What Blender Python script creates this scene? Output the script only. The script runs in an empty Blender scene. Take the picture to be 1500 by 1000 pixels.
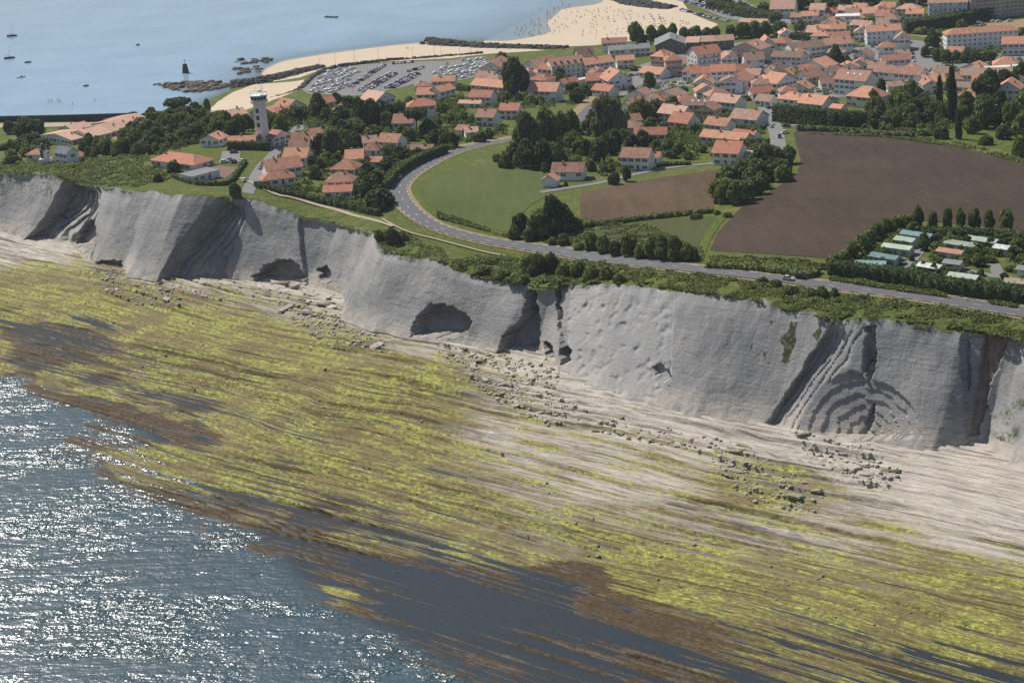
import bpy, math, random
import numpy as np
from mathutils import Vector, Matrix
rnd = random.Random(7)
R = math.radians
sc = bpy.context.scene
col = sc.collection

# ------------------------------------------------------------------ camera, light, exposure
CH = 235.0                                   # camera height above the sea, metres
PITCH, ROLL, FPX = R(18.0), R(3.8), 2917.0    # 70 mm lens on a 36 mm frame, 1500 px wide
_F = np.array([0, math.cos(PITCH), -math.sin(PITCH)])
_R0 = np.array([1.0, 0, 0]); _U0 = np.array([0, math.sin(PITCH), math.cos(PITCH)])
_X = math.cos(ROLL)*_R0 - math.sin(ROLL)*_U0
_Y = math.sin(ROLL)*_R0 + math.cos(ROLL)*_U0
cam_d = bpy.data.cameras.new('camera'); cam = bpy.data.objects.new('camera', cam_d); col.objects.link(cam)
cam_d.lens = FPX*36/1500; cam_d.sensor_width = 36; cam_d.clip_start = 5; cam_d.clip_end = 30000
m = Matrix.Identity(4)
for i in range(3):
    m[i][0] = _X[i]; m[i][1] = _Y[i]; m[i][2] = -_F[i]
m[2][3] = CH
cam.matrix_world = m
sc.camera = cam

SUN_AZ, SUN_EL = -44.0, 50.0                  # degrees left of the view axis, above the horizon
sdir = Vector((math.sin(R(SUN_AZ))*math.cos(R(SUN_EL)), math.cos(R(SUN_AZ))*math.cos(R(SUN_EL)), math.sin(R(SUN_EL))))
sun_d = bpy.data.lights.new('sun', 'SUN'); sun = bpy.data.objects.new('sun', sun_d); col.objects.link(sun)
sun_d.energy = 4.7; sun_d.angle = R(0.5); sun_d.color = (1.0, 0.95, 0.87)
sun.rotation_euler = (-sdir).to_track_quat('-Z', 'Y').to_euler()
sun.location = (0, 0, 400)
wd = bpy.data.worlds.new('World'); sc.world = wd; wd.use_nodes = True
nt = wd.node_tree; nt.nodes.clear()
sky = nt.nodes.new('ShaderNodeTexSky'); sky.sky_type = 'NISHITA'; sky.sun_disc = False
sky.sun_elevation = R(SUN_EL); sky.sun_rotation = R(SUN_AZ); sky.altitude = 0
sky.air_density = 1.0; sky.dust_density = 1.0; sky.ozone_density = 1.0
bg = nt.nodes.new('ShaderNodeBackground'); bg.inputs['Strength'].default_value = 0.074
wo = nt.nodes.new('ShaderNodeOutputWorld')
nt.links.new(sky.outputs[0], bg.inputs[0]); nt.links.new(bg.outputs[0], wo.inputs[0])
sc.view_settings.view_transform = 'Standard'; sc.view_settings.look = 'None'
sc.view_settings.exposure = 0.15; sc.view_settings.gamma = 1.0
sc.cycles.max_bounces = 5; sc.cycles.diffuse_bounces = 2; sc.cycles.glossy_bounces = 2
sc.cycles.transparent_max_bounces = 6; sc.cycles.volume_bounces = 0
sc.cycles.use_denoising = False

# ------------------------------------------------------------------ pixel -> direction, frames
def ray(px, py):
    d = _F*FPX + _X*(px-750) + _Y*(500-py)
    return d/np.linalg.norm(d)
def U(px, py, z=0.0):                         # where the sight line through a pixel meets height z
    d = ray(px, py); t = (z-CH)/d[2]
    return np.array([d[0]*t, d[1]*t, z])
def proj(P):                                  # world points (n,3) -> pixels (n,2)
    q = np.asarray(P, float) - np.array([0, 0, CH]); k = FPX/(q@_F)
    return np.stack([750+(q@_X)*k, 500-(q@_Y)*k], -1)
SA, CA = math.sin(R(40)), math.cos(R(40))     # the rock beds strike 40 degrees off the x axis
def ts(x, y): return x*CA - y*SA, x*SA + y*CA # t along the beds, s across them (inland)
def xy(t, s): return t*CA + s*SA, -t*SA + s*CA
def pts(px, py, z):
    p = U(px, py, z); return ts(p[0], p[1])

# ------------------------------------------------------------------ noise
def _hash(ix, iy, seed):
    with np.errstate(over='ignore'):
        h = (ix.astype(np.int64)*374761393 + iy.astype(np.int64)*668265263 + seed*974634777) & 0x7fffffff
        h = ((h ^ (h >> 13))*1274126177) & 0x7fffffff
        h = (h ^ (h >> 16)) & 0xffff
    return h/65535.0
def vnoise(x, y, seed=0):
    x = np.asarray(x, float); y = np.asarray(y, float)
    ix = np.floor(x); iy = np.floor(y); fx = x-ix; fy = y-iy
    fx = fx*fx*(3-2*fx); fy = fy*fy*(3-2*fy)
    a = _hash(ix, iy, seed); b = _hash(ix+1, iy, seed); c = _hash(ix, iy+1, seed); d = _hash(ix+1, iy+1, seed)
    return (a*(1-fx)+b*fx)*(1-fy) + (c*(1-fx)+d*fx)*fy
def fbm(x, y, seed=0, o=4):
    r = 0; a = .5; tot = 0
    for i in range(o):
        r = r + a*vnoise(x*2**i+13.7*i, y*2**i+7.1*i, seed+i); tot += a; a *= .5
    return r/tot
def sstep(a, b, x):
    t = np.clip((x-a)/(b-a), 0, 1); return t*t*(3-2*t)
class RBF:                                    # linear radial basis interpolation of scattered values
    def __init__(self, P, v):
        self.P = np.asarray(P, float); v = np.asarray(v, float); n = len(v)
        D = np.linalg.norm(self.P[:, None]-self.P[None], axis=-1)
        A = np.zeros((n+1, n+1)); A[:n, :n] = -D - np.eye(n)*1e-6; A[:n, n] = 1; A[n, :n] = 1
        self.w = np.linalg.solve(A, np.append(v, 0))
    def __call__(self, x, y):
        x = np.asarray(x, float); y = np.asarray(y, float); r = np.full(x.shape, self.w[-1])
        for (a, b), w in zip(self.P, self.w[:-1]):
            r = r - w*np.sqrt((x-a)**2+(y-b)**2)
        return r

# ------------------------------------------------------------------ object helpers
def tag(o, label=None, cat=None, group=None, kind=None):
    if label: o['label'] = label
    if cat: o['category'] = cat
    if group: o['group'] = group
    if kind: o['kind'] = kind
    return o
def link(name, data, mats=(), parent=None, loc=None):
    o = bpy.data.objects.new(name, data); col.objects.link(o)
    if data is not None:
        for mt in mats:
            if mt.name not in [q.name for q in data.materials if q]: data.materials.append(mt)
    if parent: o.parent = parent
    if loc is not None: o.location = loc
    return o
def npmesh(name, V, Q, mat=None, smooth=False, attrs=None, uv=None):
    """mesh from numpy vertices and quad (or tri) index array"""
    V = np.asarray(V, np.float32); Q = np.asarray(Q, np.int32); k = Q.shape[1]
    me = bpy.data.meshes.new(name)
    me.vertices.add(len(V)); me.vertices.foreach_set('co', V.ravel())
    me.loops.add(Q.size); me.loops.foreach_set('vertex_index', Q.ravel())
    me.polygons.add(len(Q)); me.polygons.foreach_set('loop_start', np.arange(0, Q.size, k, dtype=np.int32))
    me.polygons.foreach_set('loop_total', np.full(len(Q), k, np.int32))
    if smooth: me.polygons.foreach_set('use_smooth', np.ones(len(Q), bool))
    me.update(calc_edges=True)
    for n, a in (attrs or {}).items():
        at = me.attributes.new(n, 'FLOAT', 'POINT'); at.data.foreach_set('value', np.asarray(a, np.float32).ravel())
    if uv is not None:
        u = me.uv_layers.new(name='UVMap'); u.data.foreach_set('uv', np.asarray(uv, np.float32)[Q.ravel()].ravel())
    if mat: me.materials.append(mat)
    return me
def gridq(nu, nv):
    i = np.arange(nu-1)[:, None]*nv + np.arange(nv-1)[None]
    i = i.ravel(); return np.stack([i, i+nv, i+nv+1, i+1], -1)
class MB:                                     # collects faces, builds one mesh
    def __init__(s): s.v = []; s.f = []; s.m = []
    def poly(s, P, mi=0):
        b = len(s.v); s.v += [tuple(p) for p in P]; s.f.append(tuple(range(b, b+len(P)))); s.m.append(mi)
    def box(s, c, d, mi=0, rz=0.0, taper=1.0):
        ca, sa = math.cos(rz), math.sin(rz); b = len(s.v)
        for z in (-1, 1):
            k = taper if z > 0 else 1
            for x, y in ((-1, -1), (1, -1), (1, 1), (-1, 1)):
                X, Y = x*d[0]/2*k, y*d[1]/2*k
                s.v.append((c[0]+X*ca-Y*sa, c[1]+X*sa+Y*ca, c[2]+z*d[2]/2))
        for f in ((0, 3, 2, 1), (4, 5, 6, 7), (0, 1, 5, 4), (1, 2, 6, 5), (2, 3, 7, 6), (3, 0, 4, 7)):
            s.f.append(tuple(b+i for i in f)); s.m.append(mi)
    def cyl(s, a, b, r0, r1=None, n=8, mi=0, caps=True):
        r1 = r0 if r1 is None else r1; a = Vector(a); b = Vector(b); d = (b-a).normalized()
        u = d.orthogonal().normalized(); w = d.cross(u); o = len(s.v)
        for c, r in ((a, r0), (b, r1)):
            for i in range(n):
                t = 2*math.pi*i/n; s.v.append(tuple(c+u*(r*math.cos(t))+w*(r*math.sin(t))))
        for i in range(n):
            j = (i+1) % n; s.f.append((o+i, o+j, o+n+j, o+n+i)); s.m.append(mi)
        if caps:
            s.f.append(tuple(o+i for i in reversed(range(n)))); s.m.append(mi)
            s.f.append(tuple(o+n+i for i in range(n))); s.m.append(mi)
    def lathe(s, prof, n=12, mi=0, c=(0, 0)):
        o = len(s.v)
        for r, z in prof:
            for i in range(n):
                t = 2*math.pi*i/n; s.v.append((c[0]+r*math.cos(t), c[1]+r*math.sin(t), z))
        for k in range(len(prof)-1):
            for i in range(n):
                j = (i+1) % n; s.f.append((o+k*n+i, o+k*n+j, o+k*n+n+j, o+k*n+n+i)); s.m.append(mi)
    def mesh(s, name, mats, smooth=False):
        me = bpy.data.meshes.new(name); me.from_pydata(s.v, [], s.f)
        for mt in mats: me.materials.append(mt)
        if len(mats) > 1: me.polygons.foreach_set('material_index', s.m)
        if smooth: me.polygons.foreach_set('use_smooth', [True]*len(s.f))
        me.update(); return me
    def build(s, name, mats, parent=None, smooth=False, loc=None):
        mats = mats if isinstance(mats, (list, tuple)) else [mats]
        return link(name, s.mesh(name, mats, smooth), (), parent, loc)

# ------------------------------------------------------------------ materials
class Mat:                                    # small node-building wrapper
    def __init__(s, name, rough=.85, spec=.3):
        s.m = bpy.data.materials.new(name); s.m.use_nodes = True; s.t = s.m.node_tree; s.n = s.t.nodes
        s.b = s.n['Principled BSDF']; s.b.inputs['Roughness'].default_value = rough
        s.b.inputs['Specular IOR Level'].default_value = spec
    def node(s, k, **kw):
        q = s.n.new(k)
        for a, v in kw.items():
            if a.startswith('i_'):
                key = a[2:]; key = int(key) if key.isdigit() else key.replace('_', ' ')
                s.set(q.inputs[key], v)
            else: setattr(q, a, v)
        return q
    def set(s, sock, v):
        if hasattr(v, 'is_output'): s.t.links.new(v, sock)
        elif isinstance(v, (tuple, list)) and sock.type == 'RGBA': sock.default_value = (*v[:3], 1)
        else: sock.default_value = v
    def coord(s, scale=(1, 1, 1), uv=False, obj=False):
        tc = s.node('ShaderNodeTexCoord') if (uv or obj) else s.node('ShaderNodeNewGeometry')
        out = tc.outputs['UV'] if uv else (tc.outputs['Object'] if obj else tc.outputs['Position'])
        mp = s.node('ShaderNodeMapping'); s.t.links.new(out, mp.inputs[0]); mp.inputs['Scale'].default_value = scale
        return mp.outputs[0]
    def noise(s, vec, scale=1.0, detail=4, rough=.55, dist=0.0):
        q = s.node('ShaderNodeTexNoise', i_Scale=scale, i_Detail=detail, i_Roughness=rough, i_Distortion=dist)
        s.t.links.new(vec, q.inputs['Vector']); return q.outputs['Fac']
    def attr(s, name): return s.node('ShaderNodeAttribute', attribute_name=name).outputs['Fac']
    def math(s, op, a, b=0.0, c=0.0, clamp=False):
        q = s.node('ShaderNodeMath', operation=op, use_clamp=clamp); s.set(q.inputs[0], a); s.set(q.inputs[1], b)
        s.set(q.inputs[2], c); return q.outputs[0]
    def step(s, x, a, b):                      # 0..1 ramp of x between a and b
        q = s.node('ShaderNodeMapRange', interpolation_type='SMOOTHSTEP', clamp=True)
        s.set(q.inputs[0], x); q.inputs[1].default_value = a; q.inputs[2].default_value = b; return q.outputs[0]
    def mix(s, f, a, b, op='MIX'):
        q = s.node('ShaderNodeMix', data_type='RGBA', blend_type=op); s.set(q.inputs[0], f)
        s.set(q.inputs[6], a); s.set(q.inputs[7], b); return q.outputs[2]
    def ramp(s, f, stops):
        q = s.node('ShaderNodeValToRGB'); e = q.color_ramp.elements
        while len(e) < len(stops): e.new(.5)
        for k, (p, c) in zip(e, stops): k.position = p; k.color = (*c, 1)
        s.set(q.inputs[0], f); return q.outputs[0]
    def bump(s, h, dist=1.0, strength=1.0):
        q = s.node('ShaderNodeBump', i_Strength=strength, i_Distance=dist); s.set(q.inputs['Height'], h)
        s.t.links.new(q.outputs[0], s.b.inputs['Normal']); return q
    def color(s, c): s.set(s.b.inputs['Base Color'], c); return s
def plain(name, c, rough=.8, spec=.3, var=.15, scale=.6, metal=0.0):
    k = Mat(name, rough, spec); k.b.inputs['Metallic'].default_value = metal
    f = k.noise(k.coord(), scale, 3)
    k.color(k.mix(f, tuple(x*(1-var) for x in c), tuple(min(1, x*(1+var)) for x in c)))
    return k.m
# ------------------------------------------------------------------ lie of the land
TOP_PX = [(-260,238),(-90,250),(0,255),(27,255),(72,254),(87,267),(147,272),(193,280),(227,280),(267,287),(303,289),(333,292),(370,293),(397,302),(437,315),(493,325),(545,340),(560,366),(580,373),(647,383),(667,398),(720,412),(777,419),(830,420),(900,415),(983,425),(1050,435),(1117,440),(1153,456),(1193,458),(1213,473),(1253,467),(1307,470),(1350,475),(1410,487),(1443,488),(1500,495),(1600,515),(1760,548)]
BASE_PX = [(-260,305),(-90,325),(0,340),(33,352),(100,362),(133,388),(177,393),(187,405),(230,415),(333,408),(370,410),(447,417),(490,430),(503,442),(500,468),(550,485),(600,495),(693,507),(730,517),(783,515),(797,533),(817,543),(900,577),(957,593),(1017,610),(1083,617),(1127,622),(1167,634),(1253,642),(1300,647),(1367,655),(1440,650),(1500,690),(1600,720),(1760,760)]
ZB = 3.5
_B = np.array(sorted(pts(x, y, ZB) for x, y in BASE_PX))
def s_base(t): return np.interp(t, _B[:, 0], _B[:, 1])
_T = []; TOPC = []
for x, y in TOP_PX:
    lo, hi = 10, 60
    for _ in range(40):
        z = (lo+hi)/2; t, s = pts(x, y, z)
        if s-s_base(t) > .75*(z-ZB): lo = z
        else: hi = z
    _T.append((t, s, z)); TOPC.append((x, y, z))
_T = np.array(sorted(_T))
def s_top(t): return np.interp(t, _T[:, 0], _T[:, 1])
def z_top(t): return np.interp(t, _T[:, 0], _T[:, 2])
CTRL = TOPC + [
 (600,300,31),(580,270,31),(640,235,30),(720,212,27),(650,325,29.5),(750,352,28),(900,378,32),(1050,396,36),(1180,408,37),(1500,455,36.5),
 (700,270,31.5),(790,245,30.5),(860,320,31),(860,285,31),(1040,250,31),(1050,310,35),(1060,365,37),(1200,375,38),(1170,250,34),(1160,195,30),(1300,212,31),
 (1500,262,33),(1350,300,37),(1250,380,38),(1480,420,38),(1400,340,38),(920,248,29.5),(820,265,30),(1060,232,29.5),(1120,215,29.5),(1140,190,28),(1125,168,22),
 (1000,215,27),(940,200,22),(900,180,18),(860,180,18.5),(880,152,12),(900,130,8),(1000,150,12),(1060,168,16),(1080,145,11),(1150,145,10),(1000,110,6),(900,95,5),
 (1200,105,6),(1300,112,7),(1330,130,8),(1400,163,14),(1300,172,19),(1280,190,27),(1430,200,28),(1480,182,24),(1500,150,17),(760,190,23),(760,135,9),(700,140,13),
 (640,162,19),(600,185,24),(560,152,13),(500,155,13),(520,205,26),(450,175,18),(440,142,5),(420,192,28),(383,211,31),(300,192,26),(300,162,10),(330,152,3),
 (250,168,10),(220,202,25),(260,240,32),(330,230,32),(380,270,33),(480,285,31),(530,300,30.5),(450,250,31),(520,240,29.5),(100,240,28),(150,215,25),(200,187,14),
 (100,193,10),(0,205,8),(0,181,3.5),(180,181,3.5),(90,181,3.5),(60,217,21),(0,228,22),(450,115,3.5),(600,95,3.5),(700,83,3.5),(650,130,4),(520,140,4),
 (390,110,0),(417,91,0),(483,80,0),(537,73,0),(630,64,0),(800,54,0.1),(848,46,0.3),(812,30,0),(826,14,0),(896,8,0.2),(896,0,0),(740,60,-.3),(560,84,2.2),(650,72,2),
 (100,100,-4),(300,50,-4),(600,20,-3),(0,150,-4),(0,60,-5),(300,110,-2),(0,172,-4),(100,172,-4),(190,172,-4),(240,157,-1.5),(360,105,-.6),(780,20,-.9),(700,40,-1),
 (310,157,1.5),(350,142,1.8),(400,126,1.2),(440,120,1.5),(285,160,0),(345,128,0),(1000,5,4),(1200,0,9),(1350,0,8),(1500,0,8),(1480,60,5),(1400,90,6),(950,40,2.5),
 (860,60,2.2),(760,68,1.5),(930,20,2.5),(1100,20,4),(1250,50,6),(1700,120,12),(1750,300,34),(1800,480,37),(-200,190,6),(-200,150,-4),(-250,215,18),(1700,0,8),(850,-60,-2),(300,-60,-5),(1200,-60,12)]
_P = [U(x, y, z) for x, y, z in CTRL]
_rb = RBF([(p[0], p[1]) for p in _P], [c[2] for c in CTRL])
GX0, GX1, GY0, GY1, GS = -720, 640, 420, 2300, 4.0
gx = np.arange(GX0, GX1+.1, GS); gy = np.arange(GY0, GY1+.1, GS)
GZ = _rb(*np.meshgrid(gx, gy, indexing='ij'))
for _ in range(2):
    q = np.pad(GZ, 1, mode='edge'); GZ = (q[1:-1, 1:-1]*4 + q[:-2, 1:-1]+q[2:, 1:-1]+q[1:-1, :-2]+q[1:-1, 2:])/8
def TZ(x, y):                                 # terrain height, bilinear
    u = np.clip((np.asarray(x, float)-GX0)/GS, 0, len(gx)-1.001); v = np.clip((np.asarray(y, float)-GY0)/GS, 0, len(gy)-1.001)
    i = u.astype(int); j = v.astype(int); fu = u-i; fv = v-j
    return (GZ[i, j]*(1-fu)+GZ[i+1, j]*fu)*(1-fv) + (GZ[i, j+1]*(1-fu)+GZ[i+1, j+1]*fu)*fv
_tt = np.arange(500, 2600, 1.5)
def P(px, py, h=0.0):                          # sight line through a pixel meets the land raised by h
    d = ray(px, py); X = d[0]*_tt; Y = d[1]*_tt; Z = CH+d[2]*_tt
    t, s = ts(X, Y)
    g = Z - np.where(s > s_top(t)-1, TZ(X, Y)+h, -50.0)
    k = np.argmax(g <= 0)
    if g[k] > 0 or k == 0: return np.array(U(px, py, 4+h)) - np.array([0, 0, h])
    a = g[k-1]/(g[k-1]-g[k]) if g[k-1] < 40 else 1.0
    T = _tt[k-1]+a*(_tt[k]-_tt[k-1])
    return np.array([d[0]*T, d[1]*T, float(TZ(d[0]*T, d[1]*T))])
def inpoly(x, y, poly):
    r = np.zeros(np.shape(x), bool); n = len(poly)
    for i in range(n):
        (x0, y0), (x1, y1) = poly[i], poly[(i+1) % n]
        if y0 == y1: continue
        c = ((y0 > y) != (y1 > y)) & (x < (x1-x0)*(y-y0)/(y1-y0)+x0); r ^= c
    return r

# --- surface materials
def mat_grass(name, c0, c1, c2, sc_=.12):
    k = Mat(name, .95, .1); v = k.coord()
    a = k.noise(v, sc_, 5, .65); b = k.noise(v, sc_*9, 4, .7)
    c = k.ramp(a, [(.3, c0), (.5, c1), (.7, c2)])
    c = k.mix(k.step(b, .35, .75), c, tuple(x*.45 for x in c1)); k.color(c)
    k.bump(k.noise(v, 1.1, 5, .75), .9, .7); return k.m
M_GRASS = mat_grass('grass', (.15,.165,.045), (.12,.15,.036), (.24,.22,.09))
M_LAWN = mat_grass('lawn', (.10,.14,.025), (.12,.155,.03), (.15,.165,.045), .08)
def mat_field(name, c0, c1, ang, freq, edge=None, rough_patch=.5):
    k = Mat(name, .95, .1); v = k.coord()
    mp = k.node('ShaderNodeMapping', i_Rotation=(0, 0, ang)); k.t.links.new(v, mp.inputs[0])
    w = k.node('ShaderNodeTexWave', i_Scale=freq, i_Distortion=1.5, i_Detail=2.0, i_Detail_Scale=.4); k.t.links.new(mp.outputs[0], w.inputs[0])
    mp2 = k.node('ShaderNodeMapping', i_Rotation=(0, 0, ang), i_Scale=(.25, .02, 1)); k.t.links.new(v, mp2.inputs[0])
    st = k.noise(mp2.outputs[0], 1.0, 4, .6)
    a = k.noise(v, .02, 5, .6)
    c = k.mix(k.step(a, .35, .65), c0, c1)
    c = k.mix(k.math('MULTIPLY', k.step(st, .4, .7), .4), c, tuple(x*1.3 for x in c1))
    c = k.mix(k.math('MULTIPLY', w.outputs['Fac'], .5), c, tuple(x*.6 for x in c0))
    f = k.noise(v, 1.4, 4, .7); c = k.mix(k.math('MULTIPLY', f, .45), c, tuple(x*.55 for x in c0))
    k.color(c); k.bump(f, .35, .8); return k.m
M_SOIL = mat_field('ploughed_soil', (.070,.050,.037), (.098,.070,.052), R(62), .16)
M_SOIL2 = mat_field('dry_soil', (.105,.07,.045), (.155,.105,.068), R(75), .25)
M_CROP = mat_field('green_crop', (.085,.112,.032), (.13,.145,.05), R(100), .12)
M_CROP2 = mat_field('thin_crop', (.10,.095,.042), (.08,.105,.032), R(78), .18)
M_SAND = plain('sand', (.52,.43,.32), .95, .1, .10, .08)
M_WETSAND = plain('wet_sand', (.36,.31,.26), .35, .4, .12, .05)
M_DRY = plain('dry_verge', (.27,.21,.115), .95, .1, .25, .4)
M_EARTH = plain('bare_earth_path', (.37,.31,.22), .95, .1, .2, .5)
M_ASPH = plain('asphalt', (.115,.115,.122), .85, .3, .14, .25)
M_STREET = plain('street_asphalt', (.19,.185,.18), .85, .3, .12, .2)
M_PAINT = plain('road_paint', (.62,.62,.58), .7, .3, .15, 1.5)
M_GRAVELRED = plain('reddish_gravel', (.20,.125,.105), .95, .1, .12, 1.0)
def mat_cliff():
    k = Mat('cliff_rock', .92, .2); v = k.coord(); uv = k.coord((1, 1, 1), uv=True)
    a = k.noise(k.coord((.05, .05, .05)), 1, 6, .62)
    c = k.ramp(a, [(.30, (.185,.186,.19)), (.5, (.272,.268,.265)), (.70, (.365,.353,.34))])
    lay = k.node('ShaderNodeMapping', i_Scale=(.35, .045, 1)); k.t.links.new(uv, lay.inputs[0])
    st = k.noise(lay.outputs[0], 1, 5, .7)                       # streaks running down the slab
    c = k.mix(k.math('MULTIPLY', k.step(st, .5, .8), .5), c, (.46,.445,.43))
    fine = k.noise(v, .9, 5, .75)
    c = k.mix(k.math('MULTIPLY', k.step(fine, .5, .8), k.attr('rough')), c, (.15,.15,.152))
    bed = k.node('ShaderNodeMapping', i_Scale=(.06, 1.1, 1)); k.t.links.new(uv, bed.inputs[0])
    bl = k.noise(bed.outputs[0], 1, 4, .7)
    c = k.mix(k.math('MULTIPLY', k.step(bl, .55, .75), .35), c, (.19,.188,.19))
    sm = k.node('ShaderNodeMapping', i_Scale=(.22, .012, 1)); k.t.links.new(uv, sm.inputs[0]); seep = k.noise(sm.outputs[0], 1, 5, .7)
    c = k.mix(k.math('MULTIPLY', k.step(seep, .52, .72), .45), c, (.16,.155,.15))
    w = k.noise(v, .22, 5, .6)
    c = k.mix(k.math('MULTIPLY', k.attr('foot'), k.step(w, .3, .65)), c, (.44,.385,.315))
    c = k.mix(k.math('MULTIPLY', k.attr('rust'), k.step(w, .25, .6)), c, (.20,.135,.105))
    c = k.mix(k.math('MULTIPLY', k.attr('pale'), .7), c, (.44,.435,.43))
    g = k.noise(v, .7, 5, .7)
    c = k.mix(k.step(k.math('ADD', k.attr('veg'), k.math('MULTIPLY', g, .6)), .75, .95), c, k.mix(g, (.022,.030,.010), (.07,.085,.026)))
    k.color(c)
    vo = k.node('ShaderNodeTexVoronoi', feature='DISTANCE_TO_EDGE', i_Scale=.16); k.t.links.new(k.coord((1, 1, 1.4)), vo.inputs[0])
    cr = k.step(vo.outputs['Distance'], 0, .03)
    h = k.math('ADD', k.math('MULTIPLY', fine, .6), k.math('MULTIPLY', bl, .5)); h = k.math('ADD', h, k.math('MULTIPLY', cr, .12))
    k.bump(h, .8, .65); return k.m
M_CLIFF = mat_cliff()
def mat_platform():
    k = Mat('shore_rock', .8, .35); uv = k.coord((1, 1, 1), uv=True); v = k.coord()
    def an(su, sv, d=5, r=.6):
        mp = k.node('ShaderNodeMapping', i_Scale=(su, sv, 1)); k.t.links.new(uv, mp.inputs[0]); return k.noise(mp.outputs[0], 1, d, r, .15)
    n1 = an(.028, .55); n2 = an(.09, 1.3); n3 = an(.5, 1.9, 4, .75); n4 = an(.012, .16, 3); pt = k.noise(v, .05, 4, .6); ft = k.noise(v, .45, 5, .75)
    rock = k.ramp(n2, [(.3, (.25,.22,.185)), (.47, (.43,.385,.325)), (.64, (.58,.525,.45))])
    rock = k.mix(k.math('MULTIPLY', k.step(n3, .52, .75), .55), rock, (.19,.165,.14))
    rock = k.mix(k.math('MULTIPLY', k.step(k.attr('green'), .02, .42), .82), rock, k.mix(n2, (.055,.045,.028), (.20,.165,.10)))
    z5 = an(.020, .36, 4, .65)
    gsum = k.math('ADD', k.math('MULTIPLY', n1, 1.15), k.math('MULTIPLY', z5, .95)); gsum = k.math('ADD', gsum, k.math('MULTIPLY', ft, .45)); gsum = k.math('ADD', gsum, k.math('MULTIPLY', n2, .35))
    gm = k.step(k.math('ADD', gsum, k.math('MULTIPLY', k.attr('green'), .72)), 1.44, 1.68)
    green = k.ramp(k.math('ADD', k.math('MULTIPLY', n3, .6), k.math('MULTIPLY', ft, .4)), [(.36, (.055,.047,.015)), (.45, (.155,.14,.038)), (.54, (.36,.37,.065)), (.64, (.56,.60,.13))])
    olive = k.ramp(n3, [(.3, (.075,.052,.02)), (.5, (.165,.125,.042)), (.7, (.28,.22,.085))])
    om = k.step(k.math('ADD', k.math('MULTIPLY', an(.03, .7, 4, .65), .75), k.math('MULTIPLY', pt, .45)), .53, .66)
    green = k.mix(om, green, olive)
    c = k.mix(k.math('MULTIPLY', gm, .95), rock, green)
    gap = k.step(an(.012, .85, 4, .6), .565, .625); gap2 = k.step(an(.02, 1.7, 3, .6), .60, .66)
    c = k.mix(k.math('MULTIPLY', gap, .85), c, k.mix(gm, (.15,.13,.11), (.06,.048,.02)))
    c = k.mix(k.math('MULTIPLY', gap2, .7), c, k.mix(gm, (.17,.15,.125), (.075,.062,.026)))
    bsum = k.math('ADD', k.math('MULTIPLY', n2, .5), k.math('MULTIPLY', ft, .45))
    bm = k.step(k.math('ADD', bsum, k.math('ADD', k.attr('brown'), k.math('MULTIPLY', k.math('SUBTRACT', n1, .5), .7))), .92, 1.22)
    brown = k.ramp(n3, [(.3, (.018,.011,.005)), (.5, (.062,.036,.012)), (.72, (.155,.095,.03))])
    c = k.mix(bm, c, brown)
    c = k.mix(k.math('MULTIPLY', k.attr('wet'), .75), c, (.045,.043,.04))
    k.color(c)
    h = k.math('ADD', k.math('MULTIPLY', n3, .6), k.math('MULTIPLY', ft, .55)); h = k.math('ADD', h, k.math('MULTIPLY', n2, .7))
    k.bump(h, .55, .8)
    k.set(k.b.inputs['Roughness'], k.math('SUBTRACT', .85, k.math('MULTIPLY', k.attr('wet'), .4)))
    return k.m
M_PLAT = mat_platform()
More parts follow.
